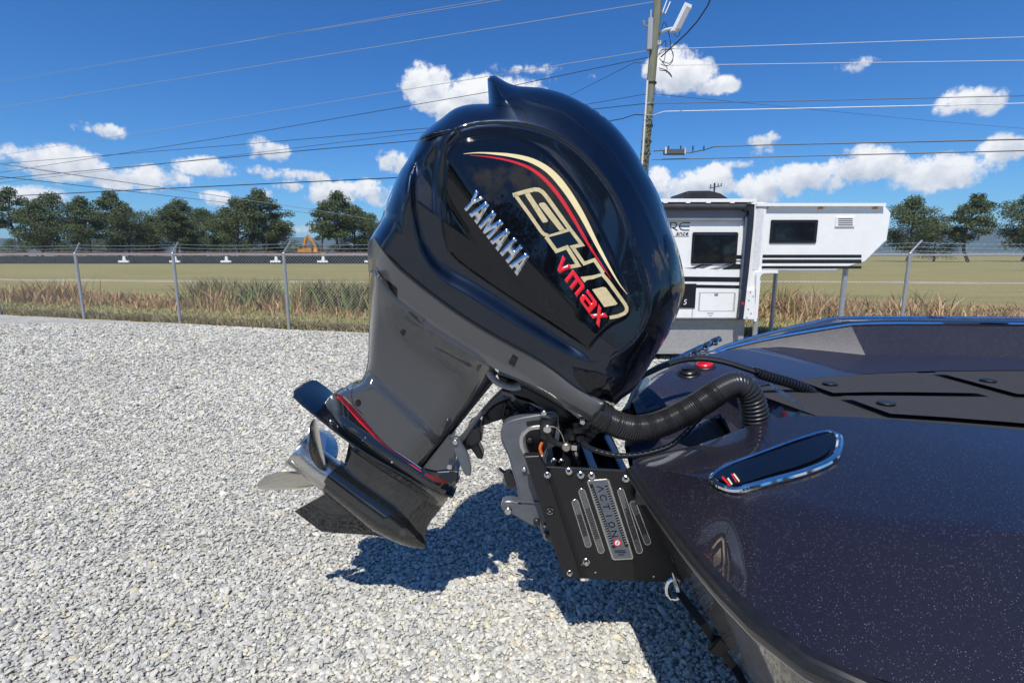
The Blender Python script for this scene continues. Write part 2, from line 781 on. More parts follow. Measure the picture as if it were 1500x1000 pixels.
M_COWL = dusty('cowl_metallic_black', (.019, .027, .043), .36, coat=1.0)
M_COWL.node_tree.nodes['Principled BSDF'].inputs['Metallic'].default_value = 1.0
M_PANEL = dusty('panel_gloss_black', (.003, .0035, .006), .025)
M_GREY = dusty('grey_engine_paint', (.047, .051, .056), .15, coat=1.0)
M_APRON = dusty('grey_cowling_paint', (.082, .084, .086), .24, coat=.6)
M_GEAR = dusty('gearcase_dark_paint', (.0085, .0095, .010), .07, coat=1.0)
M_BRACKET = paint('bracket_grey_paint', (.085, .092, .105), .32, coat=.35)
M_BLACKPL = paint('black_anodised', (.008, .008, .009), .38, bump=.05)
M_DARK = paint('black_plastic', (.012, .012, .013), .45)
M_RUBBER = paint('black_rubber', (.010, .010, .011), .42, var=.3, scale=60)
M_HOSE = paint('hose_rubber', (.022, .022, .023), .3)
M_STEEL = paint('stainless_steel', (.62, .60, .56), .2, metal=1.0, scale=80)
M_CHROME = paint('chrome', (.78, .79, .8), .07, metal=1.0)
M_GALV = paint('galvanised_steel', (.42, .43, .44), .45, metal=.6)
M_GOLD = paint('gold_foil', (.68, .56, .31), .38, metal=.25, var=.12, scale=70)
M_CREAM = paint('cream_stripe', (.83, .70, .38), .3, coat=.5, var=.03)
M_RED = paint('red_stripe', (.62, .012, .022), .3, coat=.5, var=.05)
M_RED3D = paint('red_chrome_letters', (.75, .012, .02), .2, coat=1.0, var=.05)
M_KEYLINE = paint('black_keyline', (.003, .003, .004), .3)
M_FLAKE = flake('purple_black_flake', (.0085, .007, .0125))
M_FLAKE_B = flake('blue_black_flake', (.018, .018, .032))
M_WHITE = paint('white_fibreglass', (.83, .83, .80), .3, coat=.4, var=.03, scale=6)
M_WHITE2 = paint('white_trim', (.80, .80, .79), .4, var=.03)
M_BLKVIN = paint('black_vinyl_stripe', (.012, .013, .017), .3, coat=.3)
M_NAVY = paint('dark_awning_arm', (.018, .024, .040), .35)
M_GLASS = paint('dark_tinted_glass', (.008, .010, .014), .05, coat=.6)
M_GREYBOX = paint('grey_lower_skirt', (.30, .30, .295), .5)
M_SHROUD = paint('black_roof_shroud', (.02, .02, .022), .45)


def prop_metal():
    m = Mat('polished_prop_steel')
    f = m.noise(1, 6, .7, m.coord((12, 12, 160)))
    m.set(Base_Color=m.ramp(f, [(.3, (.50, .48, .44)), (.7, (.68, .66, .62))]), Metallic=1.0)
    g = m.node('ShaderNodeMapRange')
    g.inputs['To Min'].default_value = .16
    g.inputs['To Max'].default_value = .34
    m.l.new(f, g.inputs['Value'])
    m.set(Roughness=g.outputs[0])
    return m.m


M_PROP = prop_metal()


def gravel_mat():
    m = Mat('gravel')
    v = m.node('ShaderNodeTexVoronoi')
    v.inputs['Scale'].default_value = 46
    v.inputs['Randomness'].default_value = 1
    wv = m.node('ShaderNodeVectorMath', operation='ADD')
    nz = m.node('ShaderNodeTexNoise')
    nz.inputs['Scale'].default_value = 60
    m.l.new(m.coord(), nz.inputs['Vector'])
    ms_ = m.node('ShaderNodeVectorMath', operation='SCALE')
    m.l.new(nz.outputs['Color'], ms_.inputs[0])
    ms_.inputs['Scale'].default_value = .012
    m.l.new(m.coord(), wv.inputs[0])
    m.l.new(ms_.outputs[0], wv.inputs[1])
    m.l.new(wv.outputs[0], v.inputs['Vector'])
    sep = m.node('ShaderNodeSeparateColor')
    m.l.new(v.outputs['Color'], sep.inputs[0])
    col = m.ramp(sep.outputs[0], [(0, (.30, .30, .285)), (.35, (.40, .395, .375)), (.7, (.48, .47, .445)), (.9, (.54, .51, .43)), (1, (.56, .56, .545))])
    big = m.noise(.9, 5, .6)
    tint = m.ramp(big, [(.35, (.86, .86, .86)), (.65, (1.05, 1.03, .98))])
    mul = m.node('ShaderNodeMix', data_type='RGBA', blend_type='MULTIPLY')
    mul.inputs[0].default_value = 1
    m.l.new(col, mul.inputs[6])
    m.l.new(tint, mul.inputs[7])
    m.set(Base_Color=mul.outputs[2], Roughness=.9)
    inv = m.node('ShaderNodeMath', operation='MULTIPLY_ADD')
    m.l.new(v.outputs['Distance'], inv.inputs[0])
    inv.inputs[1].default_value = -1.0
    m.l.new(sep.outputs[1], inv.inputs[2])
    m.bump(inv.outputs[0], .9, .012)
    return m.m


def stone_mat():
    m = Mat('crushed_stone')
    a = m.node('ShaderNodeAttribute', attribute_name='tone')
    f = m.noise(90, 4, .6)
    t = m.ramp(f, [(.25, (.80, .80, .80)), (.75, (1.12, 1.12, 1.12))])
    mul = m.node('ShaderNodeMix', data_type='RGBA', blend_type='MULTIPLY')
    mul.inputs[0].default_value = 1
    m.l.new(a.outputs['Color'], mul.inputs[6])
    m.l.new(t, mul.inputs[7])
    m.set(Base_Color=mul.outputs[2], Roughness=.85)
    m.bump(m.noise(260, 3), .25, .002)
    return m.m


def field_mat():
    m = Mat('dry_grass_field')
    a = m.noise(1, 6, .65, m.coord((.05, .30, 1)))
    b = m.noise(6, 6, .7)
    c1 = m.ramp(a, [(.3, (.215, .19, .055)), (.5, (.29, .245, .085)), (.7, (.165, .17, .048))])
    c2 = m.ramp(b, [(.3, (.7, .7, .7)), (.7, (1.2, 1.2, 1.15))])
    mul = m.node('ShaderNodeMix', data_type='RGBA', blend_type='MULTIPLY')
    mul.inputs[0].default_value = 1
    m.l.new(c1, mul.inputs[6])
    m.l.new(c2, mul.inputs[7])
    m.set(Base_Color=mul.outputs[2], Roughness=1.0)
    m.bump(b, .6, .1)
    return m.m


def attr_mat(name, rough=.8, sheen=0.0, trans=0.0):
    m = Mat(name)
    a = m.node('ShaderNodeAttribute', attribute_name='tone')
    m.set(Base_Color=a.outputs['Color'], Roughness=rough)
    return m.m


M_GRAVEL, M_STONE, M_FIELD = gravel_mat(), stone_mat(), field_mat()
M_LEAF = attr_mat('tree_leaves', .75)
M_WEED = attr_mat('dry_weeds', .9)
M_BARK = paint('bark', (.09, .07, .055), .9, var=.4, scale=8)
M_DIRT = paint('pale_dirt', (.38, .32, .22), .95, var=.2, scale=2)


def wood_pole():
    m = Mat('weathered_pole_wood')
    f = m.noise(1, 6, .65, m.coord((26, 26, 1.2)))
    g = m.noise(2.5, 4)
    c = m.ramp(f, [(.25, (.105, .105, .075)), (.5, (.20, .20, .15)), (.8, (.30, .29, .23))])
    mul = m.node('ShaderNodeMix', data_type='RGBA', blend_type='MULTIPLY')
    mul.inputs[0].default_value = .6
    m.l.new(c, mul.inputs[6])
    m.l.new(m.ramp(g, [(.3, (.7, .75, .65)), (.7, (1.1, 1.1, 1.05))]), mul.inputs[7])
    m.set(Base_Color=mul.outputs[2], Roughness=.9)
    m.bump(f, .5, .02)
    return m.m


M_POLE = wood_pole()

# ------------------------------------------------------------------ ground
R_ = 3700
tag(link('ground', mesh([(-R_, -R_, 0), (R_, -R_, 0), (R_, R_, 0), (-R_, R_, 0)], [(0, 1, 2, 3)]), M_FIELD), kind='structure')

FENCE = [(-31.0, 18.3), (-13.4, 13.35), (-10.5, 12.5), (-7.6, 11.65), (-4.72, 10.75), (-1.8, 9.95), (1.3, 9.8), (4.4, 9.8), (7.5, 9.8), (10.6, 9.8), (13.7, 9.8), (24, 9.8)]


def fence_y(x):
    return float(np.interp(x, [p[0] for p in FENCE], [p[1] for p in FENCE]))


edge = []
for x in np.arange(-30, 24, .25):
    edge.append((x, fence_y(x) + .05 + .09 * math.sin(x * 3.1) + random.uniform(-.07, .07), .004))
edge += [(24, -30, .004), (-30, -30, .004)]
bm = bmesh.new()
bm.faces.new([bm.verts.new(p) for p in edge])
bmesh.ops.triangulate(bm, faces=bm.faces[:])
bmesh.ops.recalc_face_normals(bm, faces=bm.faces[:])
if bm.faces[0].normal.z < 0:
    bmesh.ops.reverse_faces(bm, faces=bm.faces[:])
me = bpy.data.meshes.new('m')
bm.to_mesh(me)
bm.free()
tag(link('gravel_lot', me, M_GRAVEL), kind='structure')

# dirt track through the field
vs, fs = [], []
for i, x in enumerate(np.arange(-90, 60, 2.0)):
    y = 29 + .8 * math.sin(x * .13) - x * .05
    h = .9 + .35 * math.sin(x * .9) + random.uniform(-.2, .2)
    vs += [(x, y - h, .006), (x, y + h, .006)]
    if i:
        fs.append((2 * i - 2, 2 * i, 2 * i + 1, 2 * i - 1))
tag(link('dirt_track', mesh(vs, fs), M_DIRT), kind='structure')


def ico():
    t = (1 + 5 ** .5) / 2
    v = np.array([(-1, t, 0), (1, t, 0), (-1, -t, 0), (1, -t, 0), (0, -1, t), (0, 1, t), (0, -1, -t), (0, 1, -t), (t, 0, -1), (t, 0, 1), (-t, 0, -1), (-t, 0, 1)], float)
    v /= np.linalg.norm(v[0])
    f = np.array([(0, 11, 5), (0, 5, 1), (0, 1, 7), (0, 7, 10), (0, 10, 11), (1, 5, 9), (5, 11, 4), (11, 10, 2), (10, 7, 6), (7, 1, 8),
                  (3, 9, 4), (3, 4, 2), (3, 2, 6), (3, 6, 8), (3, 8, 9), (4, 9, 5), (2, 4, 11), (6, 2, 10), (8, 6, 7), (9, 8, 1)])
    return v, f


def fast_mesh(v, f, smooth=False, tone=None):
    me = bpy.data.meshes.new('m')
    k = f.shape[1]
    me.vertices.add(len(v))
    me.vertices.foreach_set('co', v.astype(np.float32).ravel())
    me.loops.add(f.size)
    me.loops.foreach_set('vertex_index', f.astype(np.int32).ravel())
    me.polygons.add(len(f))
    me.polygons.foreach_set('loop_start', np.arange(0, f.size, k, dtype=np.int32))
    me.update(calc_edges=True)
    me.polygons.foreach_set('use_smooth', np.full(len(f), smooth))
    if tone is not None:
        at = me.attributes.new('tone', 'FLOAT_COLOR', 'POINT')
        at.data.foreach_set('color', np.concatenate([tone, np.ones((len(tone), 1))], 1).astype(np.float32).ravel())
    return me


def stones(zones, near):
    if near:
        iv, iF = ico()
    else:
        iv = np.array([(1, 0, 0), (-1, 0, 0), (0, 1, 0), (0, -1, 0), (0, 0, 1), (0, 0, -1)], float)
        iF = np.array([(0, 2, 4), (2, 1, 4), (1, 3, 4), (3, 0, 4), (2, 0, 5), (1, 2, 5), (3, 1, 5), (0, 3, 5)])
    nv = len(iv)
    xy, sz = [], []
    for y0, y1, dens, s in zones:
        area = 1.16 * (y1 * y1 - y0 * y0)
        n = int(area * dens * 1.0)
        y = np.sqrt(rng.uniform(y0 * y0, y1 * y1, n))
        x = rng.uniform(-1.16, 1.16, n) * y
        xy.append(np.stack([x, y], 1))
        sz.append(s * np.exp(rng.normal(0, .30, n)))
    xy, sz = np.concatenate(xy), np.concatenate(sz)
    n = len(xy)
    sc = np.stack([sz * rng.uniform(.9, 1.35, n), sz * rng.uniform(.65, 1.0, n), sz * rng.uniform(.35, .62, n)], 1)
    q = rng.normal(0, 1, (n, 4))
    yaw = rng.uniform(0, 2 * np.pi, n)
    tx, ty = rng.normal(0, .42, n), rng.normal(0, .42, n)
    v = iv[None] * (1 + rng.uniform(-.22, .22, (n, nv, 1)))
    v = v * sc[:, None, :]
    # tilt then yaw
    c, s = np.cos(tx)[:, None], np.sin(tx)[:, None]
    y_, z_ = v[..., 1] * c - v[..., 2] * s, v[..., 1] * s + v[..., 2] * c
    c, s = np.cos(ty)[:, None], np.sin(ty)[:, None]
    x_, z_ = v[..., 0] * c + z_ * s, -v[..., 0] * s + z_ * c
    c, s = np.cos(yaw)[:, None], np.sin(yaw)[:, None]
    X, Y = x_ * c - y_ * s, x_ * s + y_ * c
    lift = sc[:, 2] * .55 + rng.uniform(0, .008, n)
    v = np.stack([X + xy[:, :1], Y + xy[:, 1:], z_ + lift[:, None] + .004], 2).reshape(-1, 3)
    f = (iF[None] + (np.arange(n) * nv)[:, None, None]).reshape(-1, 3)
    pal = np.array([(.50, .495, .47), (.43, .43, .42), (.365, .37, .37), (.54, .525, .475), (.55, .50, .38), (.58, .575, .555), (.45, .435, .40)])
    pk = rng.choice(len(pal), n, p=[.28, .22, .14, .15, .06, .08, .07])
    col = pal[pk] * rng.uniform(.88, 1.16, (n, 1)) * np.array([1.13, 1.11, 1.03])
    lf = np.sin(xy[:, 0] * 1.7 + np.sin(xy[:, 1] * 1.1) * 1.6) * .5 + np.sin(xy[:, 0] * .63 - xy[:, 1] * .9 + 2) * .5
    col = col * (1 + .07 * lf)[:, None] * np.where(rng.random((n, 1)) < .012, .66, 1.0)
    v[:, 2] -= np.repeat(np.clip((xy[:, 1] - fence_cut(xy[:, 0])) * .4, 0, 1), nv)
    return fast_mesh(v, f, False, np.repeat(col, nv, 0))


def fence_cut(x):
    return np.interp(x, [p[0] for p in FENCE], [p[1] for p in FENCE]) - .15


tag(link('gravel', stones(((1.15, 2.5, 7000, .0088),), True), M_STONE), kind='stuff')
tag(link('gravel', stones(((2.5, 4.4, 4400, .0106), (4.4, 7.0, 1900, .0146), (7.0, 11.6, 800, .019)), False), M_STONE), kind='stuff')

# low grass at the fence line and dry weeds behind the fence


def blades(n, fx, fy, hh, cols, name, width=.012):
    x = fx(n)
    y = fy(n, x)
    h = hh(n, x, y)
    a = rng.uniform(0, 2 * np.pi, n)
    w = width * rng.uniform(.6, 1.5, n)
    lx, ly = rng.normal(0, .42, n) * h, rng.normal(0, .42, n) * h
    dx, dy = np.cos(a) * w, np.sin(a) * w
    z = np.zeros(n)
    v = np.stack([np.stack([x - dx, y - dy, z], 1), np.stack([x + dx, y + dy, z], 1),
                  np.stack([x + lx * .45 + dx * .7, y + ly * .45 + dy * .7, h * .6], 1), np.stack([x + lx * .45 - dx * .7, y + ly * .45 - dy * .7, h * .6], 1),
                  np.stack([x + lx, y + ly, h], 1)], 1)
    v = v.reshape(-1, 3)
    b = (np.arange(n) * 5)[:, None]
    f = np.concatenate([np.stack([b[:, 0], b[:, 0] + 1, b[:, 0] + 2], 1), np.stack([b[:, 0], b[:, 0] + 2, b[:, 0] + 3], 1), np.stack([b[:, 0] + 3, b[:, 0] + 2, b[:, 0] + 4], 1)])
    cols = np.array(cols)
    c = cols[rng.integers(0, len(cols), n)] * rng.uniform(.7, 1.25, (n, 1))
    return tag(link(name, fast_mesh(v, f, False, np.repeat(c, 5, 0)), M_WEED), kind='stuff')


FX = np.array([p[0] for p in FENCE])
FY = np.array([p[1] for p in FENCE])
blades(26000, lambda n: rng.uniform(-17, 12, n), lambda n, x: np.interp(x, FX, FY) + .02 + np.abs(rng.normal(0, .22, n)),
       lambda n, x, y: rng.uniform(.03, .16, n), [(.36, .26, .11), (.42, .33, .17), (.24, .20, .08), (.14, .15, .05)], 'dry_grass')
blades(26000, lambda n: rng.uniform(-21, 14, n), lambda n, x: np.interp(x, FX, FY) + .2 + 5 * rng.beta(1, 1.2, n),
       lambda n, x, y: rng.uniform(.02, .075, n), [(.26, .24, .09), (.20, .22, .07), (.38, .32, .15), (.33, .28, .12), (.44, .37, .19)], 'grass', .014)


def clump(x):
    return .22 + .78 * np.clip(np.sin(x * 1.9) * .4 + np.sin(x * .77 + 1.3) * .45 + np.sin(x * 5.3 + 1) * .3 + .28, 0, 1) ** 1.3


blades(20000, lambda n: rng.uniform(-21, 14, n), lambda n, x: np.interp(x, FX, FY) + 3.6 + rng.normal(0, .6, n),
       lambda n, x, y: clump(x) * .85 * rng.beta(2, 2.2, n) + .06, [(.40, .22, .11), (.48, .29, .14), (.33, .18, .095), (.52, .37, .18), (.30, .27, .09)], 'dry_weeds', .016)
blades(5000, lambda n: -4.2 + rng.normal(0, .4, n) + rng.choice([-5, -3.4, -1.4, -.2, 1.0, 4.5, 9], n), lambda n, x: np.interp(x, FX, FY) + 3.8 + rng.normal(0, .4, n),
       lambda n, x, y: rng.uniform(.3, .95, n), [(.18, .22, .07), (.24, .24, .09), (.30, .22, .11)], 'green_weeds', .02)

# far ridge
vs, fs = [], []
N = 160
for i in range(N + 1):
    a = math.radians(-75 + 150 * i / N)
    h = 92 + 22 * math.sin(a * 3 + .4) + 9 * math.sin(a * 11) + 5 * math.sin(a * 29 + 1) + random.uniform(-2.2, 2.2)
    for d, k in ((2500, 0), (2750, .55), (3000, .92), (3150, 1.0), (3500, .9)):
        vs.append((d * math.sin(a), d * math.cos(a), h * k + random.uniform(-1, 1) * (k > 0)))
    if i:
        for j in range(4):
            b0, b1 = (i - 1) * 5 + j, i * 5 + j
            fs.append((b0, b1, b1 + 1, b0 + 1))
M_HILL = paint('forested_hill', (.045, .062, .035), .95, var=.35, scale=.02)
tag(link('hills', mesh(vs, fs, True), M_HILL), kind='structure')

# ------------------------------------------------------------------ trees


def tree_meshes(seed, H, spread, dens=1.0, base=.25, pine=True):
    r = np.random.default_rng(seed)
    mb = MB()
    pts = [(0, 0, 0)]
    x = y = 0
    for k in range(1, 7):
        x += r.normal(0, .02) * H
        y += r.normal(0, .02) * H
        pts.append((x, y, H * .93 * k / 6))
    mb.tube(pts, [H * .022 * (1 - .13 * k) for k in range(7)], 8)
    centres = []
    nl = int(46 * dens)
    for k in range(nl):
        t = base + (1 - base) * (k + r.random()) / nl
        prof = math.sin(min(1, (t - base) / (1 - base) * .93 + .16) * math.pi) ** .65
        L = spread * prof * r.uniform(.45, 1.05)
        a = r.uniform(0, 2 * math.pi)
        z0 = t * H * .93
        i = min(5, int(t * 6))
        o = Vector(pts[i]).lerp(Vector(pts[i + 1]), t * 6 - i)
        e = o + Vector((math.cos(a) * L, math.sin(a) * L, L * r.uniform(.0, .45)))
        mid = o.lerp(e, .5) + Vector((0, 0, L * .08))
        mb.tube([o, mid, e], [H * .007, H * .005, H * .002], 5, False)
        centres.append((e, r.uniform(.5, 1.0)))
        if L > spread * .5:
            centres.append((o.lerp(e, .62) + Vector((0, 0, L * .06)), r.uniform(.4, .8)))
    vs, cs = [], []
    for c, s in centres:
        n = int(230 * s)
        R = spread * .27 * (.6 + s * .6)
        d = r.normal(0, 1, (n, 3))
        d /= np.linalg.norm(d, axis=1)[:, None]
        d *= (r.random((n, 1)) ** .45) * R * np.array([1.1, 1.1, .62])
        p = np.array(c) + d
        L = .028 * H * r.uniform(.45, 1.15, n) * (1.0 if pine else 1.15)
        a = r.normal(0, 1, (n, 3))
        a /= np.linalg.norm(a, axis=1)[:, None]
        b = np.cross(a, r.normal(0, 1, (n, 3)))
        b /= np.linalg.norm(b, axis=1)[:, None]
        q = np.stack([p - a * L[:, None] * .5, p + b * L[:, None] * .28, p + a * L[:, None] * .5, p - b * L[:, None] * .28], 1)
        vs.append(q.reshape(-1, 3))
        tone = np.array([(.070, .100, .034), (.085, .110, .036), (.052, .082, .030), (.105, .118, .042)])[r.integers(0, 4, n)] * r.uniform(.75, 1.3, (n, 1)) * r.uniform(.8, 1.2)
        cs.append(np.repeat(tone, 4, 0))
    v = np.concatenate(vs)
    f = np.arange(len(v)).reshape(-1, 4)
    crown = fast_mesh(v, f, False, np.concatenate(cs))
    tm = mesh(mb.v, mb.f, True)
    return tm, crown


TREE_KINDS = {k: tree_meshes(*a) for k, a in {
    'tall': (3, 12.0, 3.6, 1.0, .30), 'broad': (5, 11.0, 4.8, 1.25, .16), 'open': (8, 12.5, 3.2, .62, .38), 'low': (12, 6.0, 4.0, .9, .06, False)}.items()}
for t_, c_ in TREE_KINDS.values():
    t_.materials.append(M_BARK)
    c_.materials.append(M_LEAF)


def tree(kind, x, y, s, rz, name, label, group):
    o = empty(name, (x, y, 0), label, 'tree', group)
    o.rotation_euler.z = rz
    o.scale = (s, s, s)
    for nm, me in zip(('trunk', 'crown'), TREE_KINDS[kind]):
        c = bpy.data.objects.new(nm, me)
        C.objects.link(c)
        c.parent = o
    return o


def at_px(u, d):
    return (u - 750) / F * d * cp, d


far = 'trees beyond the field'
for kind, u, d, s, rz, lab in (
    ('broad', 352, 108, 1.0, .3, 'broad dark pine at the left edge of the left tree clump beyond the field'),
    ('tall', 384, 105, 1.02, 1.7, 'tall full pine in the left clump, left of the yellow excavator'),
    ('broad', 404, 112, .78, 2.6, 'shorter bushy pine on the right side of the left clump'),
    ('open', 470, 108, .82, 4.1, 'thin open pine with gaps, just right of the yellow excavator'),
    ('tall', 500, 104, .98, 5.2, 'tall dense pine, highest of the right tree clump'),
    ('broad', 520, 109, .88, .9, 'broad rounded pine right of the highest one in the right clump'),
    ('broad', 546, 106, .74, 3.4, 'lower round pine beside the motor cowling, end of the right clump'),
    ('low', 440, 125, .62, 2.2, 'low dark bushy tree under the ridge between the two clumps'),
    ('low', 418, 122, .6, .2, 'low bushy tree under the right side of the left clump'),
    ('low', 462, 122, .66, 1.2, 'low bushy tree at the foot of the thin open pine'),
    ('low', 490, 120, .6, 2.9, 'low bushy tree at the foot of the right clump'),
    ('low', 390, 120, .62, 3.9, 'low bushy tree at the foot of the left clump'),
    ('low', 530, 121, .62, 4.9, 'low bushy tree beside the motor, foot of the right clump'),
    ('broad', 300, 118, .9, 1.1, 'broad pine left of the left clump beyond the field'),
    ('tall', 255, 112, .85, 2.1, 'single tall pine far left beyond the field'),
    ('broad', 190, 120, .95, 4.4, 'broad dark pine second from the left edge of the picture'),
    ('tall', 130, 110, .95, .4, 'tall narrow pine near the left edge of the picture'),
    ('broad', 60, 115, 1.0, 3.0, 'broad pine at the far left edge of the picture'),
    ('low', 225, 126, .7, .5, 'low bushy tree between far left pines'),
    ('low', 330, 128, .7, 5.5, 'low bushy tree left of the left clump'),
    ('low', 20, 118, .8, 2.5, 'low bushy tree at the extreme left edge of the far tree line'),
    ('low', 160, 119, .75, 3.5, 'low bushy tree between the two leftmost broad pines'),
    ('low', 278, 117, .7, 4.4, 'low bushy tree right of the single tall pine far left'),
    ('low', 362, 116, .62, 1.9, 'low bushy tree under the left edge of the left clump'),
    ('low', 508, 116, .58, .7, 'low bushy tree under the highest pine of the right clump'),
    ('low', 552, 118, .66, 5.1, 'low bushy tree partly hidden by the cowling at the end of the right clump'),
    ('broad', 268, 130, 1.15, 2.2, 'largest broad pine of the far left, behind the single tall pine'),
    ('broad', 88, 134, 1.3, 5.0, 'large broad tree rising behind the far left pines'),
    ('tall', 172, 136, 1.25, 1.2, 'tall pine standing back between the far left broad pines'),
    ('open', 40, 128, 1.2, .3, 'thin open pine near the extreme left edge'),
    ('low', 300, 140, 1.3, 1.9, 'wide low tree behind the pines left of the left clump'),
    ('low', 130, 140, 1.35, 4.6, 'wide low tree behind the leftmost tall narrow pine'),
    ('low', 200, 142, 1.3, .8, 'wide low tree set back between far left pines'),
    ('broad', 225, 124, .8, 2.7, 'broad pine between the far left pines, set further back'),
    ('tall', 335, 122, .86, 3.3, 'tall pine just left of the left clump, set further back'),
    ('broad', 1500, 96, 1.2, 1.4, 'broad tree at the extreme right edge beyond the camper'),
    ('low', 1370, 96, 1.2, 1.0, 'low bushy tree between the two trees behind the camper'),
    ('low', 95, 126, .72, 1.5, 'low bushy tree at the feet of the leftmost pines'),
    ('broad', 965, 92, .98, 2.0, 'green treetop showing over the camper roof'),
    ('low', 985, 90, 1.15, 1.0, 'small green treetop over the camper roof'),
    ('broad', 1330, 95, 1.1, 2.0, 'broad tree behind the camper, right side'),
    ('tall', 1420, 90, 1.0, 3.1, 'tall pine behind the camper, right edge')):
    x, y = at_px(u, d)
    tree(kind, x, y, s * (1.2 if u < 600 and kind != 'low' else 1.0), rz, 'pine_tree' if kind != 'low' else 'bushy_tree', lab, far)
for i, (x, y, s, kind) in enumerate(((-16, -24, 0.62, 'broad'), (-8, -22, 0.50, 'tall'), (-1, -25, 0.65, 'broad'), (7, -23, 0.53, 'tall'), (13, -26, 0.68, 'broad'), (22, -22, 0.62, 'broad'), (-26, -20, 0.68, 'broad'), (-34, -10, 0.62, 'tall'), (30, -14, 0.62, 'broad'), (2, -27, 1.5, 'low'), (-12, -27, 1.5, 'low'), (17, -27, 1.5, 'low'))):
    tree(kind, x, y, s, i * 1.3, 'pine_tree', ('first', 'second', 'third', 'fourth', 'fifth', 'sixth', 'seventh', 'eighth', 'ninth', 'tenth', 'eleventh', 'twelfth')[i] + ' pine of the row that edges the lot behind the viewer', 'trees behind the viewer')

# ------------------------------------------------------------------ chain link fence
fn = empty('chain_link_fence', (-4.72, 10.75, 0), 'grey chain link fence with barbed wire on slanted arms at the edge of the gravel', 'fence')
FH = 1.56
mbr = MB()
mesh_v, mesh_f = [], []
wires = [MB(), MB(), MB()]
for i in range(len(FENCE) - 1):
    a, b = Vector((*FENCE[i], 0)), Vector((*FENCE[i + 1], 0))
    L = (b - a).length
    d = (b - a) / L
    mbr.tube([a + Vector((0, 0, FH)), b + Vector((0, 0, FH))], .019, 6)
    nrm_ = Vector((-d.y, d.x, 0))
    step = .075
    k = -FH
    while k < L:
        for sgn in (1, -1):
            s0, s1 = k, k + FH
            z0, z1 = (.03, FH) if sgn > 0 else (FH, .03)
            t0, t1 = max(0, (0 - s0) / (s1 - s0)), min(1, (L - s0) / (s1 - s0))
            if t1 <= t0:
                continue
            p = a + d * (s0 + (s1 - s0) * t0) + Vector((0, 0, z0 + (z1 - z0) * t0))
            q = a + d * (s0 + (s1 - s0) * t1) + Vector((0, 0, z0 + (z1 - z0) * t1))
            o = len(mesh_v)
            e = (q - p).normalized()
            sd = e.cross(nrm_).normalized() * .0019
            fw = nrm_ * .002
            mesh_v += [p - sd, p + sd, p + fw, q - sd, q + sd, q + fw]
            mesh_f += [(o, o + 1, o + 4, o + 3), (o + 1, o + 2, o + 5, o + 4), (o + 2, o, o + 3, o + 5)]
        k += step
    for j, w_ in enumerate(wires):
        off = Vector((.10 + .075 * j, -.03, 0)) * 0 + d * (.055 + .055 * j)
        z = FH + .075 + .075 * j
        pa, pb = a + off + Vector((0, 0, z)), b + off + Vector((0, 0, z))
        n_ = 14
        w_.tube([pa.lerp(pb, t / n_) - Vector((0, 0, .03 * math.sin(math.pi * t / n_))) for t in range(n_ + 1)], .004, 4)
        m_ = int(L / .13)
        for t in range(1, m_):
            c = pa.lerp(pb, t / m_) - Vector((0, 0, .03 * math.sin(math.pi * t / m_)))
            w_.tube([c - Vector((.012, 0, .014)), c + Vector((.012, 0, .014))], .002, 3)
mbr.build('top_rail', M_GALV, fn, True)
tag(link('wire_mesh', mesh(mesh_v, mesh_f), M_GALV, fn), kind='stuff')
for w_ in wires:
    w_.build('barbed_wire', M_GALV, fn)
for i, (x, y) in enumerate(FENCE):
    d = (Vector(FENCE[min(i + 1, len(FENCE) - 1)]) - Vector(FENCE[max(i - 1, 0)])).normalized()
    p = MB().tube([(x, y, 0), (x, y, FH + .03)], .033, 10)
    p.tube([(x, y, FH + .03), (x, y, FH + .045)], [.04, .03], 10)
    po = p.build('post', M_GALV, fn, True)
    MB().tube([(x, y, FH + .04), (x + d.x * .19, y + d.y * .19, FH + .27)], .018, 6).build('barb_arm', M_GALV, po, True)

# ------------------------------------------------------------------ far field: barrier, markers, excavator
bx = empty('black_barrier', (*at_px(450, 77), 0), 'long low black barrier across the far side of the field', 'barrier')
mb = MB()
xa, xb = at_px(-120, 77)[0], at_px(640, 77)[0]
k = 0
x = xa
while x < xb:
    MB().box((x + 1.45, 77, .55), (2.86, .3, 1.1)).build('panel', M_BLKVIN, bx, bevel=.03)
    x += 2.9
gp = 'white block markers in front of the black barrier'
for u, lab in ((403, 'white block marker left of the fence post with arm'), (472, 'white block marker right of the fence post with arm'), (541, 'white block marker beside the motor cowling'), (330, 'white block marker second from the left'), (255, 'white block marker left of the second one'), (180, 'white block marker at the far left')):
    x, y = at_px(u, 75.5)
    o = empty('field_marker', (x, y, 0), lab, 'marker', gp)
    MB().box((x, y, .35), (1.5, .35, .3)).build('base_block', M_WHITE2, o, bevel=.03)
    MB().box((x + .1, y, .8), (.45, .3, .6), taper=.7).build('head_block', M_WHITE2, o, bevel=.03)
    MB().box((x - .3, y, .1), (.2, .2, .2)).box((x + .3, y, .1), (.2, .2, .2)).build('foot', M_DARK, o)

M_YELLOW = paint('faded_yellow_machine_paint', (.43, .21, .055), .6, var=.25, scale=1.5)
ex = empty('excavator', (*at_px(444, 92), 0), 'yellow excavator with raised folded boom between the tree clumps', 'excavator')
ox, oy = at_px(444, 92)


def ep(u, v):
    r = ray(u, v)
    t = oy / r.y
    return Vector((r.x * t, oy, EYE + r.z * t))


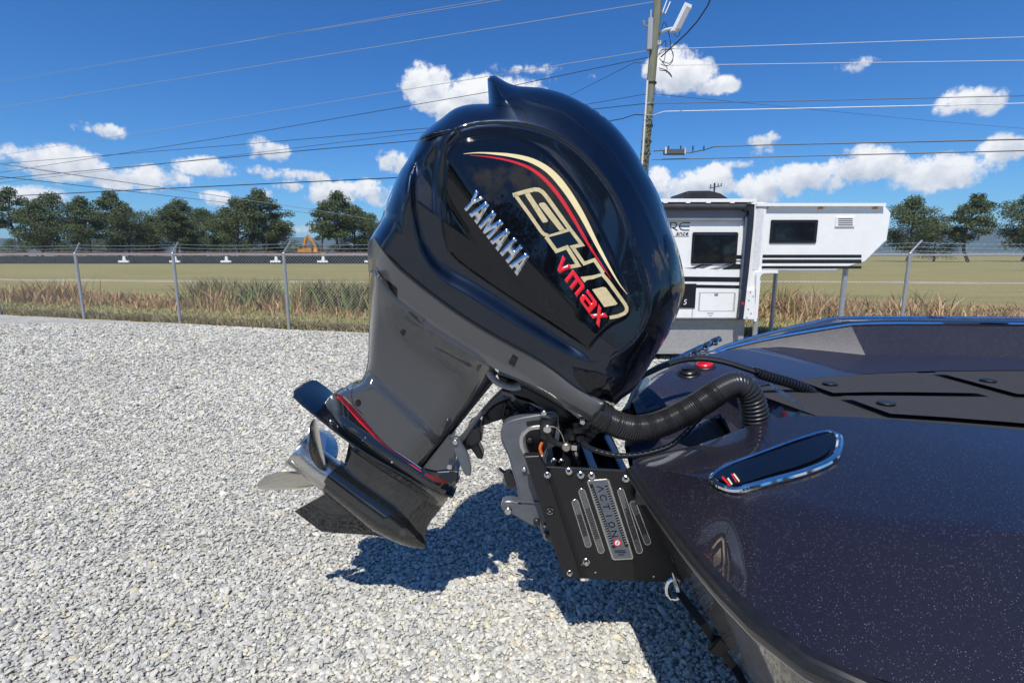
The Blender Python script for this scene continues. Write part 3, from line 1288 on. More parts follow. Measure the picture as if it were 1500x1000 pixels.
q = MB()
for a, b in (((446, 361), (450, 345)), ((450, 345), (463, 363))):
    A, B = ep(*a), ep(*b)
    q = MB()
    q.tube([A, A.lerp(B, .5) + Vector((0, 0, .12)), B], [.28, .34, .2], 6)
    q.build('boom' if a[0] == 446 else 'stick', M_YELLOW, ex)
MB().box(ep(463, 366) + Vector((0, 0, 0)), (.8, .9, .8), taper=.6).build('bucket', M_YELLOW, ex)
MB().box(ep(443, 365), (1.0, 1.6, 1.3)).build('cab', M_YELLOW, ex, bevel=.08)
MB().box(ep(443, 364) + Vector((0, -.82, .1)), (.7, .05, .7)).build('window', M_GLASS, ex)
MB().box(ep(449, 367), (2.4, 1.8, .8)).build('engine_housing', M_YELLOW, ex, bevel=.1)
for dy in (-.9, .9):
    MB().box(Vector((ep(447, 370).x, oy + dy, .42)), (3.4, .5, .84)).build('track', M_DARK, ex, bevel=.2)
M_RUST = paint('rusty_red_steel', (.23, .085, .055), .8, var=.3, scale=2)
rl = empty('steel_beam_rack', (*at_px(450, 84), 0), 'long rusty red rail on posts behind the black barrier', 'rail')
xa, xb = at_px(-100, 84)[0], at_px(650, 84)[0]
MB().box(((xa + xb) / 2, 84, 1.45), (xb - xa, .3, .32)).build('rail', M_RUST, rl)
x = xa + 1
while x < xb:
    MB().box((x, 84, .64), (.16, .16, 1.28)).build('rail_post', M_RUST, rl)
    x += 4.0
ob = empty('orange_container', (*at_px(475, 82), 0), 'small orange box standing behind the barrier right of the excavator', 'container')
x, y = at_px(475, 82)
MB().box((x, y, .85), (.85, .85, 1.7)).build('shell', M_YELLOW, ob, bevel=.03)
MB().box((x, y - .44, .8), (.6, .03, 1.2)).build('door', M_YELLOW, ob)

# ------------------------------------------------------------------ utility pole and wires
PY = 18.6
pb, pt = P(938.5, 300, PY), P(969, -60, PY)
axis = (pt - pb)
base = pb - axis * (pb.z / axis.z)
top = pt
up_ = empty('utility_pole', base, 'weathered wooden utility pole carrying cables and a floodlight behind the motor', 'utility pole')
nseg = 16
MB().tube([base.lerp(top, t / nseg) for t in range(nseg + 1)], [.175 - .045 * t / nseg for t in range(nseg + 1)], 14).build('pole_shaft', M_POLE, up_, True)
M_WIRE_D = paint('dark_cable', (.02, .022, .026), .5)
M_WIRE_L = paint('bare_aluminium_cable', (.40, .42, .45), .5, metal=.2)
PVC = paint('white_conduit', (.66, .67, .68), .4)
MB().tube([P(948.5, 118, PY - .13), P(941, 235, PY - .13), P(936, 300, PY - .13)], .035, 8).build('conduit', PVC, up_, True)
for v in (122, 153, 185, 208, 226):
    c = P(953.5 - (v - 130) * .082, v, PY)
    MB().tube([c - Vector((0, 0, .02)), c + Vector((0, 0, .02))], .178, 14).build('strap_band', M_GALV if v == 153 else M_WIRE_D, up_, True)
MB().box(P(951.5, 51, PY - .1), (.16, .2, .98)).build('equipment_box', M_GALV, up_, bevel=.02)
MB().box(P(953, 25, PY - .1), (.05, .08, .4)).build('bracket', M_GALV, up_)
a = MB().tube([P(949, 40, PY - .1), P(944, 37, PY - .15), P(942.5, 31, PY - .15)], [.03, .03, .045], 8)
a.build('insulator', M_GALV, up_, True)
MB().tube([P(966, 60, PY - .1), P(966, 66, PY - .1)], .06, 8).build('small_box', PVC, up_, True)
# cut-out fuse
for (a1, b1) in (((970, 20), (977, 1)), ((974, 21), (982, 3))):
    MB().tube([P(*a1, PY - .2), P(*b1, PY - .2)], .022, 6).build('fuse_holder', PVC, up_, True)
MB().tube([P(969, 18, PY - .2), P(975, 21, PY - .2)], .03, 6).build('bracket', M_GALV, up_, True)
# floodlight
fl_arm = MB().tube([P(968, 48, PY - .1), P(976, 44, PY - .3), P(985, 42, PY - .4)], .05, 8).build('light_arm', PVC, up_, True)
hd = slab('light_housing', [(982, 46), (988, 36), (1004, 3), (1014, 7), (1013, 12), (997, 44), (990, 46)], PY - .55, .12, PVC, up_, .02)
slab('light_lens', [(989, 43), (992, 37), (1006, 9), (1012, 12), (997, 42)], PY - .565, .012, paint('light_lens_grey', (.33, .33, .34), .4), hd)
# loops of slack cable
for pts, r in (([(966, 52), (973, 33), (980, 50), (983, 70), (986, 85), (980, 93), (970, 90)], .012), ([(968, 66), (975, 60), (974, 84), (972, 92)], .012),
               ([(966, 80), (980, 72), (986, 78), (984, 92), (976, 97), (968, 94)], .012), ([(965, 100), (975, 103), (984, 113), (983, 110), (978, 105), (966, 103)], .014),
               ([(966, 86), (971, 92), (977, 100), (976, 107)], .012), ([(987, 44), (989, 53), (994, 53), (996, 46)], .01),
               ([(962, 84), (969, 74), (977, 71)], .026)):
    ps = spline(pts, 2.5)
    MB().tube([P(q_[0], q_[1], PY - .22 - .1 * math.sin(i_)) for i_, q_ in enumerate(ps)], r, 5).build('cable_loop', M_WIRE_D if r < .02 else M_WIRE_L, up_, True)
# ivy on the lower pole
r2 = np.random.default_rng(4)
vs = []
for i in range(420):
    t = r2.beta(1.5, 2.6)
    v = 290 - 150 * t
    c = P(953.5 - (v - 130) * .082 + r2.normal(0.8 + 2.5 * t, 2.6 - 1.1 * t), v, PY - .2 + r2.uniform(-.05, .1))
    L = r2.uniform(.02, .05)
    a_ = Vector(r2.normal(0, 1, 3)).normalized() * L
    b_ = Vector(r2.normal(0, 1, 3)).normalized() * L * .7
    vs += [c - a_, c + b_, c + a_, c - b_]
vv = np.array(vs)
iv_ = link('ivy', fast_mesh(vv, np.arange(len(vv)).reshape(-1, 4), False, np.tile(np.array([[.19, .17, .10]]), (len(vv), 1)) * np.repeat(r2.uniform(.5, 1.4, (len(vv) // 4, 1)), 4, 0)), M_WEED, up_)
iv_['kind'] = 'stuff'

# second pole far off, behind the motor
fx, fy = at_px(652, 62)
up2 = empty('utility_pole', (fx, fy, 0), 'distant thin wooden utility pole standing out in the field behind the motor cowling', 'utility pole')
MB().tube([(fx, fy, 0), (fx, fy, 11.5)], [.16, .12], 8).build('pole_shaft', M_POLE, up2, True)
MB().box((fx, fy - .16, 10.9), (2.0, .1, .12)).build('crossarm', M_POLE, up2)


def wire(pts, r, mat, label, sag=0.0):
    """pts: (u, v, depth)"""
    W3 = [P(*p) for p in pts]
    out = []
    for i in range(len(W3) - 1):
        k = 10 if i < len(W3) - 1 else 1
        for j in range(k):
            p = W3[i].lerp(W3[i + 1], j / k)
            out.append(p - Vector((0, 0, sag * math.sin(math.pi * j / k))))
    out.append(W3[-1])
    o = MB().tube(out, r, 5).build('overhead_cable', mat, None, True)
    o['label'] = label
    o['category'] = 'overhead cable'
    o['group'] = 'overhead cables'
    return o


def left_wire(u0, v0, d0, ve, vl, r, mat, label, d1=26):
    """from (u0,v0) at the pole through (375,vl), on past the left edge of the view"""
    A, B = P(u0, v0, d0), P(375, vl, d1)
    E = A + (B - A) * (9 if ve else 2.3)
    n = 24
    pts = [A.lerp(E, t / n) for t in range(n + 1)]
    o = MB().tube(pts, r, 5).build('overhead_cable', mat, None, True)
    return tag(o, label, 'overhead cable', 'overhead cables')


left_wire(735, 0, 16.5, 1, 58, .008, M_WIRE_L, 'upper wire of the closest pair crossing the top left of the sky')
left_wire(711, 0, 16.8, 1, 57.5, .007, M_WIRE_L, 'lower wire of the closest pair crossing the top left of the sky')
left_wire(958, 3, PY - .1, 0, 97, .012, M_WIRE_L, 'pale wire meeting the pole at its top beside the fuse holder')
left_wire(951, 74, PY - .15, 0, 167, .011, M_WIRE_L, 'pale wire reaching the pole below the grey equipment box')
wire([(950, 84, PY - .15), (755, 125, 20), (715, 135, 21), (375, 194, 26), (20, 250, 33), (-200, 282, 37)], .012, M_WIRE_D, 'dark twisted cable crossing the big cloud left of the fin')
wire([(948, 93, PY - .15), (929, 92, PY), (835, 140, 24), (652, 238, 62)], .009, M_WIRE_D, 'dark drop wire slanting from the pole down behind the motor fin')
wire([(946, 138, PY - .15), (860, 153, 20), (625, 193, 22.5), (375, 224, 26), (0, 268, 33), (-200, 290, 36)], .009, M_WIRE_D, 'thin dark cable second from the white band on the pole')
wire([(945, 152, PY - .15), (870, 160, 19.5), (625, 188, 22), (375, 210, 26), (0, 240, 33), (-200, 255, 36)], .012, M_WIRE_D, 'dark cable held by the white band on the pole')
wire([(950, 169, PY - .2), (930, 168, 18.8), (912, 174, 19), (890, 178, 19.4), (610, 206, 23), (375, 227, 26), (0, 262, 33), (-200, 280, 36)], .016, M_WIRE_D, 'black cable passing behind the cowling left of the pole, below the banded one')
wire([(945, 236, PY - .15), (590, 260, 22), (375, 270, 25), (0, 288, 31), (-200, 297, 34)], .022, M_WIRE_D, 'thick black cable lowest of those left of the motor')
wire([(652, 339, 61.8), (555, 323, 48), (465, 308, 38), (375, 295, 30), (100, 255, 18), (-200, 210, 13)], .016, M_WIRE_L, 'pale cable sloping down to the right in front of the trees')
wire([(652, 343, 61.8), (548, 326, 48), (450, 312, 38), (375, 302, 31), (100, 270, 18), (-200, 236, 13)], .010, M_WIRE_D, 'thin darker cable just below the pale one in front of the trees')
wire([(978, 72, PY - .2), (1125, 67, 17.4), (1700, 48, 13.5)], .009, M_WIRE_L, 'pale cable right of the pole, upper one')
wire([(972, 96, PY - .2), (1125, 94, 17.4), (1700, 86, 13.5)], .009, M_WIRE_L, 'pale cable right of the pole, crossing the cloud')
wire([(957, 152, PY - .2), (1125, 149, 17.4), (1700, 136, 13.5)], .011, M_WIRE_D, 'dark cable right of the pole at the white band')
wire([(957, 138, PY - .2), (1050, 147, 21), (1350, 176, 30), (1700, 205, 38)], .007, M_WIRE_D, 'thin dark wire sloping down from the pole towards the right')
wire([(945, 169, PY - .25), (957, 169, PY - .2), (965, 166, PY - .15), (973, 163.5, 18.4), (1125, 160, 17.4), (1700, 147, 13.5)], .014, M_WIRE_L, 'thick pale cable with a dip where it passes the pole')
wire([(957, 221.5, PY - .2), (975, 220, 18.4), (1010, 224, 18.2), (1034, 219, 18.0), (1046, 215, 17.9), (1125, 212.5, 17.4), (1700, 200, 13.5)], .018, M_WIRE_D, 'dark cable carrying the grey splice box right of the pole')
wire([(955, 234, PY - .2), (1125, 230, 17.4), (1700, 216, 13.5)], .016, M_WIRE_D, 'black cable lowest on the right of the pole, under the splice box')
wire([(968, 84, PY - .2), (983, 70, 18.2), (1005, 50, 17.3), (1022, 31, 16.4), (1036, 10, 15.6), (1050, -20, 14.8), (1075, -90, 13)], .022, M_WIRE_D, 'thick black cable curving up from the pole past the floodlight')
sb = empty('splice_box', P(988, 222, 18.1), 'ribbed grey splice box hanging on the dark cable right of the pole', 'splice box')
MB().box(P(988, 223, 18.1), (.72, .2, .17)).build('case', paint('grey_splice_case', (.09, .09, .10), .5), sb, bevel=.02)
for u in (974, 1002.5):
    MB().box(P(u, 221.5, 18.1), (.05, .24, .22)).build('end_clamp', PVC, sb, bevel=.01)
for u in (979, 997, 1015, 1031):
    MB().box(P(u, 217.5, 18.1), (.03, .05, .16)).build('hanger', M_WIRE_D, sb)

# ------------------------------------------------------------------ camper
CY = 7.4
cpr = empty('camper', P(1040, 530, CY), 'white camper with black stripes and dark window, parked behind the motor and boat', 'camper')


def cbox(name, u0, v0, u1, v1, y0, y1, mat, par=cpr, bev=0.0):
    """box whose front face fills the given rectangle at distance y0"""
    a, b = P(u0, v0, y0), P(u1, v1, y0)
    return MB().box(((a.x + b.x) / 2, (y0 + y1) / 2, (a.z + b.z) / 2), (abs(b.x - a.x), y1 - y0, abs(a.z - b.z))).build(name, mat, par, bevel=bev)


CYB = CY + 2.3
cbox('wall', 872, 296, 1108, 467, CY, CYB, M_WHITE, bev=.02)
slab('overcab_wall', [(1108.4, 300), (1296, 300), (1306, 312), (1300, 352), (1268, 384), (1225, 397), (1108.4, 397)], CY + .03, CYB - CY - .03, M_WHITE, cpr, .02)
cbox('lower_body', 888, 467.6, 1088, 517, CY + .12, CYB - .1, M_GREYBOX, bev=.01)
lo = P(980, 517, CY + .12).z
for u in (905, 985, 1070):
    a = P(u, 520, CY + .4)
    MB().box((a.x, CY + .9, lo / 2), (.3, .5, lo)).build('support_block', M_DARK, cpr)
cbox('bottom_trim', 888, 512, 1088, 518, CY + .09, CY + .118, M_GREYBOX)
rt = cbox('roof_trim', 872, 291, 1108, 296, CY - .14, CYB, M_WHITE2)
for u in (975, 1008, 1038, 1073):
    cbox('trim_clip', u - 3, 296, u + 3, 297.6, CY - .142, CY - .1, M_WHITE2, rt)
cbox('overcab_roof_trim', 1108.5, 297.5, 1298, 302, CY - .03, CYB + .02, M_WHITE2)
MB().tube([P(872, 302.5, CY - .09), P(1090, 302.5, CY - .09)], .047, 14).build('awning_roll', paint('awning_grey_black', (.045, .047, .052), .7, var=.4, scale=4), cpr, True)
sl = slab('awning_shadow_band', [(872, 307), (1090, 307), (1091, 316), (1086, 322.5), (872, 322.5)], CY - .05, .02, paint('awning_shadow_grey', (.20, .215, .24), .8, var=.12, scale=3), cpr)  # bluish grey strip: the awning's shadow on the wall, put in as colour
cbox('window_frame', 1015, 340, 1079, 386, CY - .03, CY - .002, M_BLKVIN, bev=.012)
wf_ = cbox('window', 1018.5, 345, 1076, 383.5, CY - .036, CY - .029, M_GLASS)
cbox('window_rail', 1020, 341, 1074, 344.4, CY - .04, CY - .029, M_NAVY)
# awning arm, slightly leaning
slab('awning_arm', [(1098, 299), (1106, 299), (1104, 330), (1097, 400), (1089, 468), (1082, 468), (1090, 400), (1096, 330)], CY - .11, .08, M_NAVY, cpr, .006)
slab('awning_arm_inner', [(1092, 318), (1097, 312), (1096, 345), (1091, 385), (1088, 440), (1084, 440), (1087, 385), (1091, 345)], CY - .07, .05, paint('awning_arm_blue', (.10, .13, .18), .4), cpr, .004)
cbox('arm_bracket', 1091, 301, 1098, 309, CY - .12, CY - .02, M_DARK)
cbox('red_tag', 1086.5, 442.5, 1089.5, 446, CY - .115, CY - .108, M_RED)
# stripes: thin vinyl on the wall
def stripe(poly, mat=M_BLKVIN, y=CY - .0035):
    slab('stripe', poly, y, .003, mat, cpr, sm=False)
stripe([(872, 403.5), (1090, 406), (1090, 413), (872, 410.5)])
stripe([(872, 414.5), (1090, 418), (1090, 422.5), (872, 419)])
stripe([(1079, 373.5), (1092, 374), (1092, 379.5), (1079, 379)])
stripe([(1079, 381.5), (1092, 382), (1092, 383.5), (1079, 383)])
stripe([(1003, 392.5), (1014, 392), (1028, 387), (1033, 387), (1018, 393.6)])
stripe([(1040, 393.5), (1056, 390), (1072, 384.5), (1080, 383), (1074, 386), (1060, 392), (1050, 394.5)], paint('grey_vinyl', (.22, .22, .23), .4))
stripe([(1020, 392), (1034, 387), (1046, 387), (1030, 393)], paint('grey_vinyl_dark', (.12, .12, .13), .4))
stripe([(1058, 393.5), (1076, 386), (1092, 388), (1092, 394), (1060, 394.5)])
stripe([(1108.6, 373), (1262, 373), (1262, 377.5), (1108.6, 377.5)], M_BLKVIN, CY + .0265)
stripe([(1104, 380), (1262, 380), (1262, 385.5), (1112, 385.5)], M_BLKVIN, CY + .0265)
stripe([(1108.6, 389.5), (1262, 389.5), (1262, 393.5), (1108.6, 393.5)], M_BLKVIN, CY + .0265)
cbox('hatch', 990, 415.5, 1018, 451, CY - .012, CY - .002, M_BLKVIN)
cbox('downpipe', 1109.5, 300, 1112, 395, CY - .01, CY + .026, PVC)
M_SEAL = paint('grey_sealant_line', (.42, .42, .41), .6)
for u, v0, v1 in ((1014, 452, 466), (953, 324, 402)):
    cbox('panel_seam', u - .35, v0, u + .35, v1, CY - .002, CY + .001, M_SEAL)
for (a1, b1, a2, b2) in ((1024, 428, 1076, 428.7), (1024, 455, 1076, 455.7), (1024, 428.7, 1024.7, 455), (1075.3, 428.7, 1076, 455)):
    cbox('compartment_seam', a1, b1, a2, b2, CY - .003, CY + .001, M_SEAL)
cbox('compartment_latch', 1047, 429.5, 1052, 432, CY - .012, CY - .003, M_GALV)
for u in (1120, 1200, 1280):
    cbox('marker_light', u, 303.5, u + 6, 306, CY + .008, CY + .029, paint('amber_lens', (.7, .25, .02), .3))
cbox('side_vent', 1225, 318, 1252, 332, CY + .012, CY + .029, M_WHITE2)
for k_ in range(4):
    cbox('vent_slot', 1228, 320 + 3 * k_, 1249, 321.2 + 3 * k_, CY + .009, CY + .0118, M_DARK)
cbox('overcab_window_frame', 1130, 322, 1196, 356, CY + .010, CY + .0295, M_BLKVIN, bev=.008)
cbox('overcab_window', 1134, 326, 1192, 352, CY + .004, CY + .0098, M_GLASS)
cbox('corner_trim', 1107, 297, 1109.5, 467, CY - .006, CY + .027, M_WHITE2)
# roof unit and antenna
sh = [(1000, 291), (1004, 281), (1010, 279.5), (1040, 279), (1056, 283), (1069, 291)]
slab('air_conditioner', sh, CY + .5, .7, M_SHROUD, cpr, .03)
slab('air_conditioner_vent', [(1011, 289.5), (1014, 282.5), (1036, 282), (1032, 289.5)], CY + .49, .012, M_DARK, cpr)
# jack leg at the corner
slab('jack_bracket', [(1091, 424), (1106, 424), (1106, 468), (1087, 467)], CY - .05, .045, M_WHITE2, cpr, .004)
ps = spline([(1140, 396), (1116, 396.5), (1110, 398.5), (1108, 405), (1107.5, 430), (1105, 471)], 4)
ps2 = spline([(1108.5, 471), (1112, 430), (1114, 406), (1116, 402), (1122, 400.5), (1140, 400.5)], 4)
slab('jack_leg', [tuple(q_) for q_ in np.concatenate([ps, ps2])], CY - .06, .08, M_WHITE2, cpr, .004)
a = P(1107, 471, CY - .02)
MB().tube([(a.x, CY - .02, 0.03), (a.x, CY - .02, a.z + .05)], .035, 10).disc((a.x, CY - .02, .0), (0, 0, 1), .1, .03).build('jack_foot', M_GALV, cpr, True)
a = P(1215, 397, CY + .5)
for dy in (.12, 2.1):
    MB().tube([(a.x, CY + dy, 0.03), (a.x, CY + dy, a.z + .05)], .035, 10).disc((a.x, CY + dy, 0), (0, 0, 1), .1, .03).build('front_jack', M_GALV, cpr, True)
for (u, v) in ((1099, 428), (1097, 440), (1103, 434), (1096, 453), (1100, 459), (1094, 465)):
    c = P(u, v, CY - .05)
    MB().disc(c, (0, -1, 0), .008, .006, 8).build('rivet', M_DARK, cpr)


def strokes_mesh(strokes, Yp, scale, name, mat, par, thick=.003):
    mbx = MB()
    for pts, w in strokes:
        pts = [P(u, v, Yp) for u, v in pts]
        for i in range(len(pts) - 1):
            a_, b_ = pts[i], pts[i + 1]
            d_ = (b_ - a_).normalized()
            n_ = Vector((-d_.z, 0, d_.x)) * w * .5 * scale
            e_ = d_ * w * .3 * scale
            vs_ = [a_ - e_ - n_, b_ + e_ - n_, b_ + e_ + n_, a_ - e_ + n_]
            bk = [p_ + Vector((0, thick, 0)) for p_ in vs_]
            mbx.add(vs_ + bk, [(0, 1, 2, 3), (7, 6, 5, 4), (0, 4, 5, 1), (1, 5, 6, 2), (2, 6, 7, 3), (3, 7, 4, 0)])
    return mbx.build(name, mat, par)


px_m = CY / F
strokes_mesh([([(983, 326), (989, 326), (991, 328), (991, 331), (989, 333), (983, 333)], 1.2), ([(985, 333), (992, 337.5)], 1.3), ([(982.5, 326), (982.5, 337.5)], 1.2)], CY - .004, px_m, 'letter', M_BLKVIN, cpr)
strokes_mesh([([(1010.5, 326.3), (1001, 326.3), (997, 328), (995, 331.7), (997, 335.5), (1001, 337), (1009.5, 337)], 1.2), ([(996, 331.7), (1010, 331.7)], 1.1)], CY - .0045, px_m, 'letter', M_BLKVIN, cpr)


def text_obj(txt, u, v, Yp, size_px, name, mat, par, shear=0.0, wide=1.0):
    me = text_polys(txt)
    o = P(u, v, Yp)
    s = size_px * Yp / F
    for w_ in me.vertices:
        x, y = w_.co.x * wide + w_.co.y * shear, w_.co.y
        w_.co = (o.x + x * s, Yp, o.z + y * s)
    me.materials.clear()
    bm = bmesh.new()
    bm.from_mesh(me)
    bmesh.ops.recalc_face_normals(bm, faces=bm.faces[:])
    ex_ = bmesh.ops.extrude_face_region(bm, geom=bm.faces[:])
    for g_ in ex_['geom']:
        if isinstance(g_, bmesh.types.BMVert):
            g_.co.y += .003
    bm.to_mesh(me)
    bm.free()
    return link(name, me, mat, par)


text_obj('ance', 990, 344.5, CY - .005, 8.6, 'lettering', M_BLKVIN, cpr, .25, 1.12)
stripe([(986, 345.8), (1009.5, 345.8), (1009.5, 346.4), (986, 346.4)])
text_obj('5', 1000.5, 446, CY - .016, 11, 'lettering', M_WHITE2, cpr, .12)
strokes_mesh([([(1036, 458.6), (1045, 458.6)], 1.0), ([(1038, 462), (1043, 462)], .5)], CY - .0045, px_m, 'maker_mark', paint('mark_grey', (.35, .33, .34), .5), cpr)
# antenna tower far behind the camper
an = empty('lattice_antenna', (*at_px(1047, 60), 0), 'thin dark pole with crossarms showing above the camper roof unit', 'antenna')
q = ray(1047, 268)
x = q.x * 60 / q.y
MB().tube([(x, 60, 0), (x, 60, EYE + ray(1047, 268).z * 60 / q.y)], .09, 8).build('mast', M_DARK, an, True)
for (a1, b1) in (((1039, 276), (1057, 272)), ((1041, 275), (1041, 270)), ((1046, 274), (1046, 269.5)), ((1052, 273), (1052, 269)), ((1056.5, 272), (1056.5, 268.5))):
    MB().tube([P(*a1, 59.9), P(*b1, 59.9)], .055, 5).build('crossarm', M_DARK, an)

# ------------------------------------------------------------------ outboard motor
Y0 = 2.0
motor = empty('outboard_motor', G(700, 880) * 0 + Vector((-0.1, Y0, 0)), 'black and grey outboard motor tilted up on the transom, gold and red lettering', 'outboard motor')

SEAM = spline([(539, 355), (547, 347), (562, 367), (582, 390), (605, 410), (637, 435), (672, 460), (712, 485), (750, 506), (782, 523), (812, 542), (842, 565), (870, 581), (886, 590)], 5, corners=(1,))
TOPLINE = spline([(539, 354), (547, 340), (559, 320), (563, 306), (573, 280), (586, 251), (596, 236), (609, 213), (615, 200), (626, 189), (645, 175), (665, 160), (686, 153.5), (716, 152), (714, 116), (718, 111.8), (725, 111), (733, 115.5), (744, 121.5),
                  (758, 126), (775, 127.5), (793, 129), (820, 135.5), (845, 146), (870, 160), (890, 175), (910, 195), (930, 222), (946, 250), (960, 275), (968, 293), (982, 332), (995, 370), (1002, 405), (1003, 423), (999, 440),
                  (990, 466), (979, 489), (957, 526), (942, 551), (926, 573), (912, 583), (899, 594), (886, 590)], 4, corners=(13, 14))
COWL = np.concatenate([TOPLINE[:-1], SEAM[::-1][:-1]])
LEDGE = spline([(612, 206), (607, 222), (605, 252), (606, 300), (612, 338), (621, 364), (636, 388), (658, 405), (690, 423), (750, 461), (820, 504), (850, 520), (868, 527), (892, 528)], 5)
ARCH = spline([(892, 528), (930, 500), (952, 455), (945, 400), (925, 338), (900, 283), (862, 233), (825, 203), (787, 187), (740, 179), (700, 180), (662, 190), (632, 197), (612, 206)], 6)
INNER = np.concatenate([LEDGE[:-1], ARCH[:-1]])
DOMELINE = spline([(727, 154), (757, 140), (775, 147), (825, 162), (850, 180), (880, 205), (912, 250), (940, 300), (962, 350), (980, 400), (985, 440)], 6)


def hx(q):
    return .6 * (q[:, 0] - 700) - .8 * (q[:, 1] - 480)


def fsup(t, p=2.3):
    t = np.clip(t, 0, 1)
    return (1 - (1 - t) ** p) ** (1 / p)


def w_cowl(q):
    d = dist_polyline(q, TOPLINE)
    d = np.where(inside(q, COWL) | (sdist_cache_seam(q)), d, 0)
    h = hx(q)
    W0 = .262 - .00021 * np.maximum(h - 95, 0) - .00030 * np.maximum(95 - h, 0)
    s = sdist(q, INNER)
    side = dist_polyline(q, LEDGE)
    top = dist_polyline(q, ARCH)
    ds_ = dist_polyline(q, SPLIT)
    below_ = q[:, 1] > np.interp(q[:, 0], SPLIT[:, 0], SPLIT[:, 1])
    k = sstep(-26, 26, np.where(below_, ds_, -ds_))      # 1 on the ledge side, 0 on the dome side
    # lower flank: rounded over to the rear; dome: keeps sloping until it breaks at the arch
    w_fl = W0 * fsup(d / 34, 2.6)
    x = np.clip(d / (d + top + 1e-6), 0, 1)
    w_do = W0 * fsup(.5 * x, 2.2) / fsup(np.array(.5), 2.2)
    w_out = w_fl * k + w_do * (1 - k)
    w_in = W0 * fsup(d / 30, 2.6)
    # ledge facing up between the lower flank and the side panel, and a sharp undercut below the arch
    wl_ = np.interp(q[:, 0], [600, 625, 660, 720, 800, 850, 880], [5.5, 7, 11.5, 12, 10.5, 7, 4])
    al_ = np.interp(q[:, 0], [600, 625, 660, 800, 890], [.022, .028, .038, .035, .014])
    front = 1 - sstep(880, 935, q[:, 0] + .25 * (q[:, 1] - 300)) * .9
    st = sstep(-1, 1, s / (wl_ * k + 4.5 * (1 - k)))
    amp = (al_ * k + (.006 + .0045 * sstep(0, 26, s) + .007 * sstep(0, 42, s) * sstep(790, 860, q[:, 0])) * (1 - k)) * front * sstep(0, 18, d) * sstep(0, 42, np.hypot(q[:, 0] - 610, q[:, 1] - 204))
    w = np.where(s > 0, w_in * (1 - (1 - sstep(0, 6, s)) * (1 - k)) + w_out * (1 - sstep(0, 6, s)) * (1 - k), w_out) - amp * st
    # inner frame ridge left of the panel
    fr_ = dist_polyline(q, FRAME)
    w = w + .009 * np.exp(-(fr_ / 4.5) ** 2)
    # fine ridge along the dome
    dd = dist_polyline(q, DOMELINE)
    w = w + .0045 * np.exp(-(dd / 3.4) ** 2) * sstep(0, 14, d)
    # rear corner ridge
    rr = dist_polyline(q, REAR)
    w = w + .010 * np.exp(-(rr / 6.0) ** 2) * sstep(0, 14, d)
    return w


SPLIT = np.array([(480, 96), (560, 150), (612, 206), (700, 330), (800, 440), (892, 528), (1010, 640)], float)
FRAME = spline([(668, 190), (652, 208), (645, 235), (642, 290), (645, 330), (653, 366)], 5)
REAR = spline([(607, 230), (597, 262), (595, 300), (592, 345)], 5)


def sdist_cache_seam(q):
    # just below the seam still counts as inside (used when a lower part takes its width from the cowl)
    return dist_polyline(q, SEAM) < 40


cowling = relief('cowling', COWL, w_cowl, M_COWL, motor, Y0, 2.3)
bpy.context.view_layer.update()

PANEL = spline([(673, 206), (700, 199), (735, 197), (770, 204), (800, 221), (828, 249), (855, 284), (880, 329), (905, 384), (921, 428), (926, 450), (919, 466), (897, 478), (874, 499), (863, 514),
                (840, 498), (800, 472), (750, 440), (700, 406), (668, 382), (657, 368), (650, 340), (647, 300), (649, 260), (656, 222)], 5, True, corners=(14,))
panel = patch('side_panel', PANEL, w_cowl, M_PANEL, motor, Y0, .009, .013, 2.6, mirror=True, rnd=6)


def w_panel(q):
    return w_cowl(q) + .009 * sstep(-.2, 6, sdist(q, PANEL))


# seam of the top cover
patch_later = [([(717.5, 152.5), (727, 153.5), (748, 155.5), (764, 159.5), (769.5, 164), (771.5, 171), (771.5, 180)], 1.5)]
# black trims on the front of the cowling
latch = patch('latch_cover', spline([(972, 338), (979, 345), (990, 362), (993, 385), (988, 420), (984, 436), (979, 400), (973, 366)], 4, True), w_cowl, M_PANEL, cowling, Y0, .006, .008, 4, mirror=True, rnd=4)
patch('seam_rim', np.concatenate([spline([(925, 440), (950, 450), (968, 458), (985, 462)], 4), spline([(984, 464), (966, 460.5), (948, 452.5), (924, 442)], 4)]), w_cowl, M_COWL, cowling, Y0, .003, .004, 3)
patch('vent_cover', spline([(838, 536), (858, 541), (884, 545), (900, 548), (885, 566), (868, 578), (852, 566), (841, 552)], 4, True, corners=(0,)), w_cowl, M_PANEL, cowling, Y0, .004, .006, 4, rnd=3)



def stroke_poly(pts, w, step=3, taper=None):
    """outline of a stroke of the given width (pixels of the photograph)"""
    c = spline(pts, step) if len(pts) > 2 else np.array(pts, float)
    t = np.gradient(c, axis=0)
    t /= np.linalg.norm(t, axis=1)[:, None] + 1e-9
    n = np.stack([-t[:, 1], t[:, 0]], 1)
    ww = np.full(len(c), w / 2) if taper is None else np.interp(np.linspace(0, 1, len(c)), *taper) / 2
    return np.concatenate([c + n * ww[:, None], (c - n * ww[:, None])[::-1]])


for pts_, w_ in patch_later:
    patch('cover_seam', stroke_poly(pts_, w_, 3), w_cowl, M_KEYLINE, cowling, Y0, .0016, .004, 2.5)
